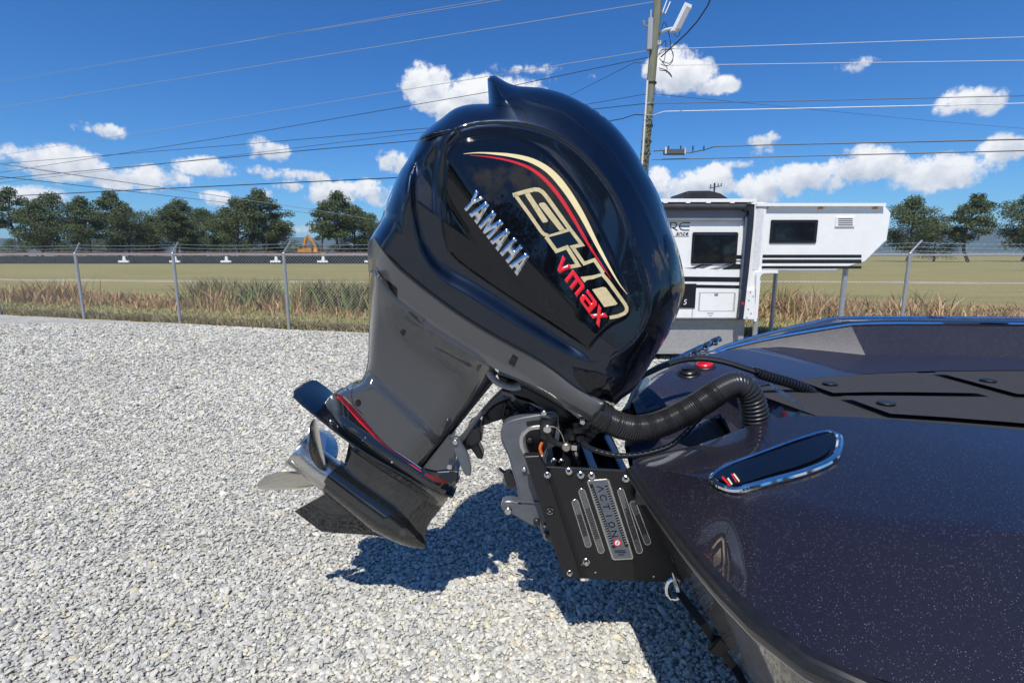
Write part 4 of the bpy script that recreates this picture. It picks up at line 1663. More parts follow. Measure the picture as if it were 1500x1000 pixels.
# swoosh stripes
gold_c = [(679, 225.5), (697, 224), (716, 224.5), (750, 228), (779, 235.5), (804, 250), (826, 274), (850, 311), (875, 359), (893, 392), (908, 417), (919, 431)]
red_c = [(688, 227.5), (716, 230), (748, 236), (775, 246), (796, 261), (818, 286), (840, 320), (862, 358), (880, 386), (895, 408)]
patch('gold_stripe', stroke_poly(gold_c, 7, 4, ([0, .1, .3, .45, .6, .8, 1], [.5, 2.2, 7.2, 10, 8.5, 5, .5])), w_panel, M_CREAM, panel, Y0, .0006, .0006, 4)
patch('red_stripe', stroke_poly(red_c, 5, 4, ([0, .1, .35, .5, .75, 1], [.5, 2, 4.8, 5.6, 4.2, .5])), w_panel, M_RED, panel, Y0, .0006, .0006, 4)


def zz(pts, ox, oy, s):
    return [(ox + x / s, oy + y / s) for x, y in pts]


def zs(pts, w):
    """stroke traced at 4.545 x from (750, 260), sharp corners"""
    return zz(pts, 750, 260, 4.545), w * 1.8 / 4.545


def seg_union(strokes, polys, name, mat, par, off=.0008, depth=.0008):
    """several strokes and filled shapes as one flat print"""
    vs, fs, nm = [], [], []
    def one(outl):
        v, f = tri2d(dense(outl, 3.0), 3.0)
        w = w_panel(v) + off
        fr = PN(v, Y0 - w)
        o = len(vs)
        vs.extend(map(tuple, fr))
        a0 = Vector(fr[f[0][0]])
        nn = (Vector(fr[f[0][1]]) - a0).cross(Vector(fr[f[0][2]]) - a0)
        for t in f:
            t = [int(i) + o for i in t]
            fs.append(t if nn.y < 0 else t[::-1])
    k = 0
    for pts, w in strokes:
        pts = [np.array(p, float) for p in pts]
        # mitred outline
        L, Rr = [], []
        for i, p in enumerate(pts):
            d0 = pts[i] - pts[i - 1] if i else pts[1] - pts[0]
            d1 = pts[i + 1] - pts[i] if i < len(pts) - 1 else d0
            d0, d1 = d0 / np.linalg.norm(d0), d1 / np.linalg.norm(d1)
            n0, n1 = np.array([-d0[1], d0[0]]), np.array([-d1[1], d1[0]])
            m = n0 + n1
            m = m / max(.35, (m @ n0))
            L.append(p + m * w / 2)
            Rr.append(p - m * w / 2)
        one(np.array(L + Rr[::-1]))
    for p in polys:
        one(np.array(p))
    me = mesh(vs, fs, True)
    return link(name, me, mat, par)


seg_union([zs([(6, 118), (80, 96), (150, 80), (178, 82), (202, 96), (222, 118), (240, 142), (386, 345)], 15),
           zs([(18, 112), (120, 252), (195, 360), (213, 378), (240, 386)], 13)],
          [zz([(84, 112), (116, 102), (240, 288), (232, 298), (205, 301)], 750, 260, 4.545),
           zz([(178, 182), (184, 170), (212, 166), (226, 176), (352, 345), (318, 356)], 750, 260, 4.545),
           zz([(228, 386), (310, 362), (388, 334), (404, 352), (318, 378), (240, 398)], 750, 260, 4.545)], 'gold_letter', M_GOLD, panel)
seg_union([zs([(226, 394), (296, 490), (366, 464), (442, 584), (368, 598)], 14), zs([(384, 340), (466, 448), (402, 462), (480, 573), (548, 548), (608, 636)], 13)],
          [zz([(455, 662), (535, 652), (612, 632), (612, 650), (540, 676), (500, 682), (482, 700)], 750, 260, 4.545)], 'gold_letter', M_GOLD, panel, .0009)
seg_union([zs([(600, 642), (640, 688), (755, 846), (764, 868), (762, 888), (748, 904), (705, 922), (650, 932)], 13)],
          [zz([(533, 745), (605, 728), (625, 733), (703, 840), (690, 848), (615, 862)], 750, 260, 4.545)], 'gold_letter', M_GOLD, panel, .001)

# small raised red letters
RED_L = {
    'v': ([(0, 1), (.36, 0), (.64, 0), (1, 1), (.70, 1), (.5, .40), (.30, 1)], []),
    'm': ([(0, 0), (0, 1), (.87, 1), (1, .86), (1, 0), (.79, 0), (.79, .72), (.605, .72), (.605, 0), (.395, 0), (.395, .72), (.21, .72), (.21, 0)], []),
    'a': ([(.04, 1), (.86, 1), (1, .86), (1, 0), (.15, 0), (0, .14), (0, .48), (.15, .62), (.70, .62), (.70, .76), (.04, .76)], [[(.28, .21), (.70, .21), (.70, .41), (.28, .41)]]),
    'x': ([(0, 0), (.32, .5), (0, 1), (.32, 1), (.5, .68), (.68, 1), (1, 1), (.68, .5), (1, 0), (.68, 0), (.5, .32), (.32, 0)], []),
}
rd = np.array([.59, .807])
ru = np.array([58.0, -70.0]) / 4.545
for ch, s_, wd in (('v', 0, 104), ('m', 137, 142), ('a', 287, 122), ('x', 405, 108)):
    b0 = np.array([750 + 310 / 4.545, 260 + 628 / 4.545]) + rd * s_ / 4.545

    def tr(p):
        return b0 + rd * (p[0] - .5) * wd / 4.545 + ru * p[1]
    o_, h_ = RED_L[ch]
    patch('red_letter', np.array([tr(p) for p in o_]), w_panel, M_RED3D, panel, Y0, .0045, .0055, 1.6, holes=[np.array([tr(p) for p in h]) for h in h_], rnd=1.6)

# raised chrome letters along the panel
up_v = np.array([106.0, -116.0]) / 4.939
e1 = np.array([345.0, 437.0])
e1 /= np.linalg.norm(e1)
LET = {
    'Y': ([[(0, 1), (.30, 1), (.5, .66), (.70, 1), (1, 1), (.64, .45), (.64, 0), (.36, 0), (.36, .45)]], []),
    'A': ([[(0, 0), (.34, 0), (.38, .17), (.62, .17), (.66, 0), (1, 0), (.68, 1), (.32, 1)]], [[(.43, .38), (.57, .38), (.5, .74)]]),
    'M': ([[(0, 0), (.24, 0), (.24, .55), (.42, 0), (.58, 0), (.76, .55), (.76, 0), (1, 0), (1, 1), (.70, 1), (.5, .45), (.30, 1), (0, 1)]], []),
    'H': ([[(0, 0), (.32, 0), (.32, .36), (.68, .36), (.68, 0), (1, 0), (1, 1), (.68, 1), (.68, .62), (.32, .62), (.32, 1), (0, 1)]], []),
}
for ch, bx_, by_, wd in (('Y', 57, 483, 88), ('A', 113, 549, 94), ('M', 190, 648, 122), ('A', 265, 745, 94), ('H', 337, 832, 98), ('A', 403, 920, 94)):
    b0 = np.array([670 + bx_ / 4.939, 210 + by_ / 4.939])
    wd_ = wd / 4.939
    def tr(p):
        return b0 + e1 * (p[0] - .5) * wd_ + up_v * p[1]
    outl, hol = LET[ch]
    patch('chrome_letter', np.array([tr(p) for p in outl[0]]), w_panel, M_CHROME, panel, Y0, .005, .006, 1.6, holes=[np.array([tr(p) for p in h]) for h in hol], rnd=2.6)

# ------------------------------------------------------------------ grey lower cowling (apron) with the rigging tube
APRON_LOW = spline([(886, 591), (882, 605), (870, 620), (850, 608), (825, 593), (810, 578), (775, 561), (750, 550.5), (730, 542), (700, 525), (678, 511), (640, 488), (606, 463), (583, 445), (566, 426), (552, 404), (540, 398)], 5, corners=(2,))
APRON = np.concatenate([SEAM, APRON_LOW[1:], np.array([(538.5, 378.0)])])
APREAR = np.array([(539, 340), (538.5, 378), (540, 405), (541, 440)], float)


def w_apron(q):
    ds = dist_polyline(q, SEAM)
    dr = dist_polyline(q, APREAR)
    f = fsup(dr / 40, 2.3)
    w = (.2415 - .0011 * np.minimum(ds, 30) - .0004 * np.maximum(ds - 30, 0) + .004) * f
    t = sstep(770, 870, q[:, 0])
    dl = dist_polyline(q, APRON_LOW)
    s = ds / (ds + dl + 1e-6)
    w = w + t * (.034 * np.sqrt(np.clip(1 - (2 * s - 1) ** 2, 0, 1)) - .012)
    return w


apron = relief('lower_cowling', APRON, w_apron, M_APRON, motor, Y0, 3.0)
patch('seam_gasket', stroke_poly([(549, 349), (562, 368), (582, 391), (605, 411), (637, 436), (672, 461), (712, 486), (750, 507), (782, 524), (812, 543), (842, 566), (868, 581)], 1.6, 5), w_apron, M_BLACKPL, apron, Y0, .002, .004, 4, mirror=True)
patch('exhaust_slot', [(566, 409), (581.5, 422), (582.3, 444), (573, 431)], w_apron, M_KEYLINE, apron, Y0, .0012, .002, 3)
patch('slot_edge', stroke_poly([(551, 391), (556, 399), (568, 416), (582, 441), (583, 447), (600, 460)], 1.1, 4), w_apron, M_BLACKPL, apron, Y0, .0010, .001, 3)
patch('window_plug', [(744.5, 531), (751, 519), (759, 523.5), (753, 537)], w_apron, M_BLACKPL, apron, Y0, .002, .002, 3)
patch('plug_insert', [(747, 527), (751.5, 521.5), (757, 524.5), (752.5, 530.5)], w_apron, M_DARK, apron, Y0, .0035, .001, 3)

# ------------------------------------------------------------------ grey midsection
MID_L = spline([(541, 395), (540, 425), (541, 462), (540, 500), (539, 525), (535, 545), (527, 559), (515, 566), (502, 569.5), (490, 576)], 5)
MID_B = spline([(490, 576), (503, 580), (520, 598), (537, 617), (565, 648), (595, 669), (617, 685)], 5)
MID_R = np.array([(617, 685), (640, 654), (657, 634), (690, 593), (722, 556), (730, 546)], float)
MID_T = np.array([(730, 546), (700, 519), (678, 505), (640, 482), (606, 457), (583, 438), (566, 418), (552, 398), (541, 395)], float)
MID = np.concatenate([MID_L[:-1], MID_B[:-1], MID_R[:-1], MID_T[:-1]])
STREAK = spline([(535, 540), (553, 562), (575, 592), (600, 623), (622, 648), (645, 668)], 5)


def w_mid(q):
    dl = dist_polyline(q, MID_L)
    dr = dist_polyline(q, np.array([(600, 700), (617, 685), (657, 634), (722, 556), (740, 538)], float))
    da = dist_polyline(q, APRON_LOW)
    w = .092 + .135 * np.exp(-(np.maximum(da, 0) / 36) ** 1.2)
    # ledge: below the streak the case is wider
    below = ((q[:, 1] - 562) - 1.06 * (q[:, 0] - 553)) / 1.46
    w = w + .027 * sstep(-8, 9, below + 6 * np.sin((q[:, 0] - 553) / 60)) * sstep(535, 575, q[:, 1] + .2 * (q[:, 0] - 540))
    w = w * (fsup(dl / 15, 2.2) * .97 + .03) * (.35 + .65 * fsup(dr / 46, 2.0))
    # shallow crease across the upper case
    up = dist_polyline(q, CRE)
    w = w + .004 * np.exp(-(up / 9) ** 2)
    return w


CRE = spline([(548, 400), (562, 440), (590, 485), (640, 505), (690, 530)], 6)
mid = relief('midsection', MID, w_mid, M_GREY, motor, Y0, 2.6)
for u, v, r, mt in ((616.5, 467, 5.5, M_DARK), (590, 487, 4.0, M_DARK)):
    th = np.linspace(0, 2 * np.pi, 20)[:-1]
    wf = w_apron if v < 480 else w_mid
    patch('access_plug', np.stack([u + r * .75 * np.cos(th) * 1.1, v + r * np.sin(th)], 1), lambda q: np.maximum(w_mid(q), w_apron(q) if True else 0) * 0 + np.maximum(w_mid(q), 0) , M_GREY if v < 480 else M_DARK, mid, Y0, .004, .006, 3)
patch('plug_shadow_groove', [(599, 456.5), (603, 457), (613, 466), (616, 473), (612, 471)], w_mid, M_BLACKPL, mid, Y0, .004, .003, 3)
th = np.linspace(0, 2 * np.pi, 24)[:-1]
patch('screw_recess', np.stack([524.5 + 4.2 * np.cos(th), 590 + 5.0 * np.sin(th)], 1), w_mid, M_KEYLINE, mid, Y0, .002, .003, 3)
patch('screw', np.stack([524.5 + 2.4 * np.cos(th), 590 + 2.9 * np.sin(th)], 1), w_mid, M_BLACKPL, mid, Y0, .004, .003, 3)
patch('joint_line', stroke_poly([(516, 566.5), (515, 580), (518, 592), (531, 607)], 1.0, 4), w_mid, M_BLACKPL, mid, Y0, .001, .002, 3)
MB().tube([P(616, 686, Y0 - .022), P(657, 635.5, Y0 - .026), P(722, 555, Y0 - .03)], .0105, 8).build('front_edge', M_KEYLINE, mid, True)

# hose fitting in front of the midsection
g = MB()
pts = [P(683, 512, 1.86), P(690, 521, 1.85), P(699, 529, 1.845)]
g.tube(pts, [.012, .024, .026], 12)
g.build('hose_fitting', M_GREY, motor, True)
MB().tube([P(694, 524, 1.845), P(704, 532, 1.843)], [.0275, .0275], 14).build('fitting_collar', M_DARK, motor, True)
ps = spline([(702, 531), (714, 543), (726, 558), (740, 565), (752, 567.5), (762, 566)], 3)
MB().tube([P(q_[0], q_[1], 1.843 + .02 * i_ / len(ps)) for i_, q_ in enumerate(ps)], .0125, 10).build('drain_hose', paint('grey_hose', (.23, .235, .24), .45), motor, True)

# ------------------------------------------------------------------ gearcase, plate, skeg
GEAR = np.concatenate([spline([(469, 717), (474, 706), (482, 694), (492, 685), (503, 680)], 4)[:-1],
                       np.array([(504, 680), (508, 664), (511, 649), (500, 632), (482, 604), (476, 590), (484, 579), (490, 576.5)], float),
                       spline([(492, 577), (503, 581), (520, 599), (537, 618), (565, 649), (595, 670), (617, 686), (640, 692), (662, 690), (672, 690)], 5)[:-1],
                       spline([(672, 690), (674, 698), (671, 706), (664, 714), (655, 731), (645, 745), (633, 760), (626, 772), (623, 788), (622.6, 804)], 5)[:-1],
                       spline([(622.6, 804), (598, 800), (572, 792), (546, 780), (520, 760), (494, 740), (469, 717)], 5)[:-1]])
PLATE_NEAR = np.array([(428, 581), (470, 615), (510, 646), (555, 677), (600, 705), (632, 726), (660, 741)], float)
MPX = 2.0 / F * 1.02


def w_gear(q):
    rel = q - np.array([486, 698])
    al = rel @ np.array([.8, .6])
    pe = rel @ np.array([-.6, .8])
    r = np.interp(al, [-20, 0, 60, 100, 130, 152, 165, 172, 180], [24.5, 25, 27.5, 28.5, 23, 15, 8, 3.5, 0.5])
    # round housing: the middle of its outline is the line that faces the viewer's height
    al_ = np.arcsin(np.clip(-pe / r, -1, 1))
    wt = np.where(np.abs(pe) <= r, MPX * r * np.cos(math.radians(24) + al_), 0)
    right = spline([(672, 690), (674, 698), (671, 706), (664, 714), (655, 731), (645, 745), (633, 760), (626, 772), (623, 788), (622.6, 804)], 5)
    dr = dist_polyline(q, right)
    left = dist_polyline(q, np.array([(504, 680), (508, 664), (511, 649)], float))
    ws = .027 * fsup(dr / 55, 1.8) * (.25 + .75 * fsup(left / 30, 1.7))
    # fillet between strut and torpedo
    k = .012
    wt = np.maximum(wt, 0)
    h = np.clip(.5 + .5 * (wt - ws) / k, 0, 1)
    w = ws + (wt - ws) * h + k * h * (1 - h)
    w = np.where(pe > 20, np.maximum(wt, .0015), w)
    # above the plate the case widens to meet the midsection
    pl = PLATE_NEAR
    vv = np.interp(q[:, 0], pl[:, 0], pl[:, 1])
    above = (vv - q[:, 1]) / 1.3
    hump = np.interp(above, [-7, 0, 6, 14, 24, 44], [0, .052, .070, .070, .056, .040])
    w = w + hump * sstep(464, 512, q[:, 0]) * (.25 + .75 * fsup(dr / 34, 2))
    return np.maximum(w, .001)


gear = relief('gearcase', GEAR, w_gear, M_GEAR, motor, Y0, 2.4)
patch('red_pinstripe', stroke_poly([(495, 578.5), (504, 586), (520, 604), (537, 623), (565, 653), (595, 675), (617, 690)], 7, 4, ([0, .3, .5, .7, 1], [7.5, 9.5, 5, 2, 1.2])), w_gear, M_RED, gear, Y0, .0012, .0016, 3)
patch('red_pinstripe', stroke_poly([(622, 694), (640, 702), (655, 706)], 5, 4, ([0, .5, 1], [5, 8, 5])), w_gear, paint('dull_red', (.12, .012, .012), .4), gear, Y0, .0012, .0016, 3)
patch('silver_trim', stroke_poly([(503, 580), (520, 598), (537, 617.5), (565, 649), (595, 670.5), (617, 686)], 1.3, 4), w_gear, M_STEEL, gear, Y0, .003, .003, 3)
for u, v, r in ((585.5, 700, 2.6), (574, 676.5, 1.6), (535, 641, 1.4), (531, 645, 1.0)):
    patch('zinc_plug', np.stack([u + r * np.cos(th), v + r * np.sin(th)], 1), w_gear, M_STEEL, gear, Y0, .003, .003, 2)
# water seam around the gear housing
patch('joint_line', stroke_poly([(545, 655), (575, 678), (600, 695), (625, 712), (652, 726)], 1.0, 4), w_gear, M_KEYLINE, gear, Y0, .0012, .001, 3)

# anti-ventilation plate: a level slab across the motor
NEARY = 1.875
nrm = Vector((.60, 0, .80))
rows = []
prof = spline([tuple(p) for p in PLATE_NEAR], 12)
halfs = np.interp(np.linspace(0, 1, len(prof)), [0, .08, .5, .8, 1], [.116, .125, .125, .10, .05])
top_r, bot_r = [], []
for i, p in enumerate(prof):
    c = P(p[0], p[1], NEARY)
    rowt, rowb = [], []
    for k in range(9):
        s = -1 + 2 * k / 8
        y = Y0 + s * halfs[i]
        crown = .012 * (1 - s * s) * min(1, i / 5)
        aft = Vector((-.016, 0, .012)) * (1 - s ** 4) * (1 - i / len(prof)) ** 6
        rowt.append(Vector((c.x, y, c.z)) + nrm * (.004 + crown) + aft)
        rowb.append(Vector((c.x, y, c.z)) - nrm * .004 + aft)
    top_r.append(rowt)
    bot_r.append(rowb)
rows = [t + b[::-1] for t, b in zip(top_r, bot_r)]
vs, fs = loft(rows, True)
m_ = len(rows[0])
fs = [f[::-1] for f in fs] + [tuple(range(m_ - 1, -1, -1))[::-1], tuple(range(len(vs) - m_, len(vs)))[::-1]]
bmp = bmesh.new()
me = mesh(vs, fs)
bmp.from_mesh(me)
bmesh.ops.recalc_face_normals(bmp, faces=bmp.faces[:])
bmp.to_mesh(me)
bmp.free()
me.polygons.foreach_set('use_smooth', [True] * len(me.polygons))
me.set_sharp_from_angle(angle=math.radians(40))
link('cavitation_plate', me, M_COWL, motor)
relief('skeg', spline([(478, 722), (431, 748.5), (471, 778.5), (545, 783.5), (600, 792), (560, 770), (520, 745)], 5, True, corners=(0, 1, 2, 3, 4)), lambda q: .0035 + .006 * sstep(0, 30, dist_polyline(q, np.array([(431, 748.5), (471, 778.5), (545, 783.5), (600, 792)], float))), M_GEAR, motor, Y0, 6)
th2 = np.linspace(0, 2 * np.pi, 24)[:-1]
patch('water_intake', np.stack([590 + 5 * np.cos(th2), 780 + 5 * np.sin(th2)], 1), w_gear, paint('worn_spot', (.05, .05, .048), .5), gear, Y0, .0008, .001, 3)

# propeller
prop = empty('propeller', (0, 0, 0), '', '') if False else None
A0, A1 = P(432.5, 656.5, Y0), P(486, 698, Y0)
aft = (A0 - A1).normalized()
cam_s = Vector((0, -1, 0))
bdir = aft.cross(cam_s)
if bdir.z > 0:
    bdir = -bdir
hub = MB()
n_ = 40
prof_h = [(0.0, .0655), (.004, .067), (.05, .066), (.11, .0645), (.155, .066), (.178, .0715), (.181, .070), (.179, .066), (.12, .058), (.05, .05)]
vs, fs = [], []
rows = []
for s, r in prof_h:
    rows.append([A1 + aft * (s - .002) + (bdir * math.cos(2 * math.pi * k / n_) + cam_s * math.sin(2 * math.pi * k / n_)) * r for k in range(n_)])
vs, fs = loft(rows, True)
me = mesh(vs, fs)
bmp = bmesh.new()
bmp.from_mesh(me)
bmesh.ops.recalc_face_normals(bmp, faces=bmp.faces[:])
bmp.to_mesh(me)
bmp.free()
me.polygons.foreach_set('use_smooth', [True] * len(me.polygons))
me.set_sharp_from_angle(angle=math.radians(45))
propeller = link('propeller', me, M_PROP, motor)
MB().tube([A1 + aft * .0, A1 + aft * .15], .03, 16).build('prop_nut', M_DARK, propeller, True)


def blade(phi, sgn=1, wide=1.0):
    NU, NV = 20, 14
    grid = []
    for i in range(NU + 1):
        t = i / NU
        r = .060 + (.196 - .060) * t
        half = .54 * (1 - t) ** .5 * (.66 + .72 * t) + .10 * math.sin(math.pi * t)
        half = max(half * wide * 1.12, .02)
        skew = -.03 * t * t
        row = []
        for j in range(NV + 1):
            s = -1 + 2 * j / NV
            th_ = s * half + skew
            x = .075 + sgn * .105 * th_ * (1 - .12 * t) + .115 * t ** 1.4 + .006 * (s * s) * t + (.016 * t if s * sgn > .6 else 0) * 0
            d = bdir * math.cos(phi + th_) + cam_s * math.sin(phi + th_)
            row.append(A1 + aft * x + d * r)
        grid.append(row)
    rows = []
    for i, row in enumerate(grid):
        t = i / NU
        front, back = [], []
        for j, p in enumerate(row):
            a = grid[min(i + 1, NU)][j] - grid[max(i - 1, 0)][j]
            b = row[min(j + 1, NV)] - row[max(j - 1, 0)]
            nn = a.cross(b)
            nn.normalize() if nn.length > 1e-12 else None
            s = -1 + 2 * j / NV
            tk = (.0055 * (1 - t) + .0016) * math.sqrt(max(.02, 1 - s * s)) + .0004
            front.append(p + nn * tk)
            back.append(p - nn * tk)
        rows.append(front + back[::-1])
    vs, fs = loft(rows, True)
    m_ = len(rows[0])
    fs.append(tuple(range(m_)))
    fs.append(tuple(range(len(vs) - m_, len(vs))))
    me = mesh(vs, fs)
    bmp = bmesh.new()
    bmp.from_mesh(me)
    bmesh.ops.recalc_face_normals(bmp, faces=bmp.faces[:])
    bmp.to_mesh(me)
    bmp.free()
    me.polygons.foreach_set('use_smooth', [True] * len(me.polygons))
    me.set_sharp_from_angle(angle=math.radians(50))
    return link('blade', me, M_PROP, propeller)


for ph, wd_ in ((30, 1.0), (150, 1.0), (270, 1.0)):
    blade(math.radians(ph), 1, wd_)

# ------------------------------------------------------------------ swivel and clamp brackets
slab('swivel_bracket', spline([(667, 648), (677, 637), (711, 595), (735, 571), (747, 564), (758, 566), (764, 575), (748, 577), (732, 585), (714, 600), (692, 629), (676, 652), (667, 657)], 6, True, corners=(0, 1)), 1.93, .03, paint('bracket_dark_grey', (.05, .053, .058), .4, coat=.3), motor, .006)
slab('steering_arm', [(742, 562), (770, 566), (800, 582), (826, 598), (832, 612), (806, 604), (778, 592), (760, 590), (748, 578)], 1.90, .05, M_DARK, motor, .006)
slab('swivel_tube', spline([(705, 624), (712, 603), (732, 588), (765, 580), (800, 592), (832, 612), (838, 640), (800, 640), (765, 612), (740, 614), (722, 619)], 6, True), 1.97, .12, M_DARK, motor, .01)
slab('engine_underside', [(728, 548), (752, 556), (800, 580), (836, 604), (858, 622), (850, 640), (836, 632), (800, 600), (760, 574), (736, 568)], 1.95, .08, M_BLACKPL, motor, .006)
for k, (u, v) in enumerate(((752, 582), (766, 588), (780, 596), (744, 600), (757, 605))):
    c = P(u, v, 1.965)
    MB().disc(c + Vector((0, .01, 0)), (0, -1, 0), .012, .03, 10, .003).build('bolt', M_DARK if k % 2 else M_BRACKET, motor, True)
slab('bracket_rib', [(735, 572), (776, 583), (808, 604), (804, 607), (772, 589), (734, 577)], 1.90, .03, M_BRACKET, motor, .003)
slab('grease_cover', [(737, 578), (745, 575), (748, 583), (738, 586)], 1.925, .02, M_DARK, motor, .002)
for (a1, b1, r) in (((741, 590), (736, 612), .006), ((748, 590), (760, 606), .005), ((770, 598), (790, 612), .007), ((705, 605), (716, 616), .006)):
    MB().tube([P(*a1, 1.955), P(*b1, 1.955)], r, 6).build('linkage_rod', M_BLACKPL, motor, True)
slab('lower_mount', [(618, 687), (657, 638), (664, 643), (668, 660), (668, 676), (660, 688), (640, 691)], 1.93, .10, M_GREY, motor, .006)
slab('lower_mount_cap', [(632, 691), (662, 689), (672, 690), (672, 700), (660, 708), (640, 700)], 1.925, .15, M_COWL, motor, .006)
slab('stop_block', spline([(684, 632), (692, 624), (704, 630), (706, 645), (701, 650), (690, 655), (680, 650)], 5, True), 1.94, .12, M_DARK, motor, .008)
slab('stop_finger', [(676, 648), (690, 640), (698, 644), (708.5, 667), (706, 673), (700, 672), (690, 658), (682, 660)], 1.95, .06, M_BLACKPL, motor, .006)
slab('lower_lever', spline([(663, 642), (671, 641), (676, 650), (686, 668), (690.5, 688), (688, 697.5), (681, 696), (672, 676), (665, 660)], 5, True), 1.885, .022, M_BRACKET, motor, .005)
MB().disc(P(667, 647, 1.885), (0, -1, 0), .011, .008, 14, .002).build('bolt', M_STEEL, motor, True)
MB().box(P(659, 682, 1.90), (.018, .03, .02)).build('wire_clip', M_STEEL, motor, bevel=.003)

CL = spline([(740, 619), (758, 612), (790, 606), (812, 604), (818, 612), (818, 648), (804, 660), (800, 676), (808, 706), (830, 792), (826, 800), (808, 797), (798, 789), (788, 773), (776, 770), (752, 756), (738, 750), (734, 743), (738, 734), (750, 733), (760, 735), (757, 714), (750, 690), (744, 668), (736, 652), (733, 635)], 5, True, corners=(6, 17, 20))
clamp = slab('clamp_bracket', [tuple(p) for p in CL], 1.862, .04, M_BRACKET, motor, .008, mirror=Y0)
slab('bracket_recess', spline([(772, 634), (786, 627), (798, 630), (802, 650), (794, 664), (782, 668), (774, 660), (770, 646)], 5, True), 1.8595, .004, M_KEYLINE, clamp)
slab('bracket_rib', stroke_poly([(796, 625), (776, 628), (766, 637), (764, 650), (768, 662), (774, 668)], 6, 3), 1.853, .012, M_STEEL, clamp, .003)
slab('bracket_lip', [(758, 733), (790, 735), (790, 737), (758, 735.5)], 1.855, .01, M_BRACKET, clamp)
for u, v, r, mt in ((744.5, 746.5, 5.5, M_STEEL), (786, 763, 5.0, M_DARK), (801.5, 784, 6.5, M_BRACKET), (798, 768, 2.0, M_STEEL), (768, 686, 3.5, M_STEEL), (776, 644, 4, M_DARK)):
    MB().disc(P(u, v, 1.86), (0, -1, 0), r * .0026, .014, 14, .003).build('bolt', mt, clamp, True)
MB().disc(P(801.5, 784, 1.845), (0, -1, 0), .008, .003, 12).build('bolt_recess', M_KEYLINE, clamp)
slab('grip_pad', [(771, 618), (792, 614.5), (794, 621), (772, 624)], 1.858, .006, M_BLACKPL, clamp)
# drain spout left of the clamp
MB().tube([P(729, 687, 1.9), P(746, 700, 1.9)], [.012, .014], 10).build('spout', M_STEEL, motor, True)
MB().tube([P(742, 690, 1.9), P(752, 708, 1.9)], [.02, .03], 8).build('spout_boot', M_DARK, motor, True)
# tilt pin, lever and keeper ring
MB().tube([P(800, 640, 1.86), P(804, 612, 1.86)], [.03, .034], 12).build('tilt_pin_boss', M_DARK, motor, True)
MB().disc(P(801.5, 627, 1.85), (0, -1, 0), .027, .02, 18, .004).build('tilt_pin_collar', M_DARK, motor, True)
MB().disc(P(802, 627, 1.835), (0, -1, 0), .0165, .016, 16, .004).build('tilt_pin', M_STEEL, motor, True)
MB().tube([P(803, 633, 1.83), P(806, 643, 1.83), P(818, 650, 1.83), P(830, 653, 1.83)], [.012, .012, .011, .011], 8).build('tilt_lever', M_DARK, motor, True)
MB().disc(P(829, 653, 1.835), (0, -1, 0), .0165, .022, 14, .004).build('lever_end', paint('worn_bronze', (.45, .40, .32), .35, metal=.9), motor, True)
ps = spline([(804, 624), (815, 626), (823, 636), (827, 648)], 3)
MB().tube([P(q_[0], q_[1], 1.822) for q_ in ps], .0022, 6).build('keeper_wire', M_STEEL, motor, True)
ps = spline([(793, 664), (791, 656), (794, 648)], 3)
MB().tube([P(q_[0], q_[1], 1.84) for q_ in ps], .006, 6).build('orange_wire', paint('orange_wire', (.75, .16, .02), .4), motor, True)
MB().tube([P(791, 655, 1.84), P(794, 668, 1.84)], .004, 6).build('white_wire', M_WHITE2, motor, True)
# trim rams
for y in (1.95, 2.05):
    MB().tube([P(838, 618, y), P(828, 690, y)], [.022, .022], 12).build('tilt_ram', M_DARK, motor, True)
    MB().tube([P(840, 622, y - .01), P(833, 648, y - .01)], .012, 10).build('ram_rod', M_CHROME, motor, True)
MB().tube([P(836, 640, 1.9), P(837, 624, 1.9)], [.035, .038], 12).build('ram_collar', M_DARK, motor, True)
for k, (u, v, s) in enumerate(((846, 627, .016), (855, 617, .014), (858, 630, .016), (850, 640, .014), (864, 634, .016), (843, 650, .012), (860, 642, .012), (870, 628, .014))):
    MB().box(P(u, v, 1.86 + .012 * (k % 3)), (s * 2.2, .05, s * 1.8)).build('wiring_plug', M_DARK if k % 3 else M_BLACKPL, motor, bevel=.004)
for u, v in ((853, 617), (822, 674), (811, 673), (797, 604)):
    MB().disc(P(u, v, 1.83), (0, -1, 0), .011, .014, 12, .003).build('nut', M_STEEL, motor, True)

# rigging hose: corrugated tube from the lower cowling to the deck
hp = spline([(871, 604), (885, 612), (903, 621), (925, 627), (948, 626), (975, 618), (1005, 603), (1035, 585), (1060, 569), (1078, 563), (1091, 568), (1099, 580), (1104, 598), (1107, 620), (1108, 640)], 1.0)
dep = np.interp(np.linspace(0, 1, len(hp)), [0, .12, .45, .75, 1], [1.80, 1.80, 1.83, 1.86, 1.88])
pts3 = [P(q_[0], q_[1], d_) for q_, d_ in zip(hp, dep)]
L = [0]
for a_, b_ in zip(pts3[:-1], pts3[1:]):
    L.append(L[-1] + (b_ - a_).length)
tot = L[-1]
nr = int(tot / .0014)
cen, rad = [], []
Ls = np.array(L)
arr = np.array([tuple(p) for p in pts3])
for i in range(nr + 1):
    s = tot * i / nr
    cen.append(Vector([float(np.interp(s, Ls, arr[:, k])) for k in range(3)]))
    f = s / tot
    R0 = .047 + .006 * max(0, (f - .78) / .22)
    pitch = .0086 if f < .72 else .0165
    amp = .0024 if .06 < f < .60 or f > .80 else (.0006 if f <= .06 else .0012)
    rad.append(R0 + amp * math.sin(2 * math.pi * s / pitch) if f > .05 else R0 + .004)
MB().tube(cen, rad, 28).build('rigging_hose', M_HOSE, motor, True, 75)
R0_ = .047
for ss in (.012, .03, .05):
    k = int(ss * nr)
    MB().tube([cen[k], cen[k + 5]], [R0_ + .008] * 2, 24).build('hose_clamp', M_DARK, motor, True)
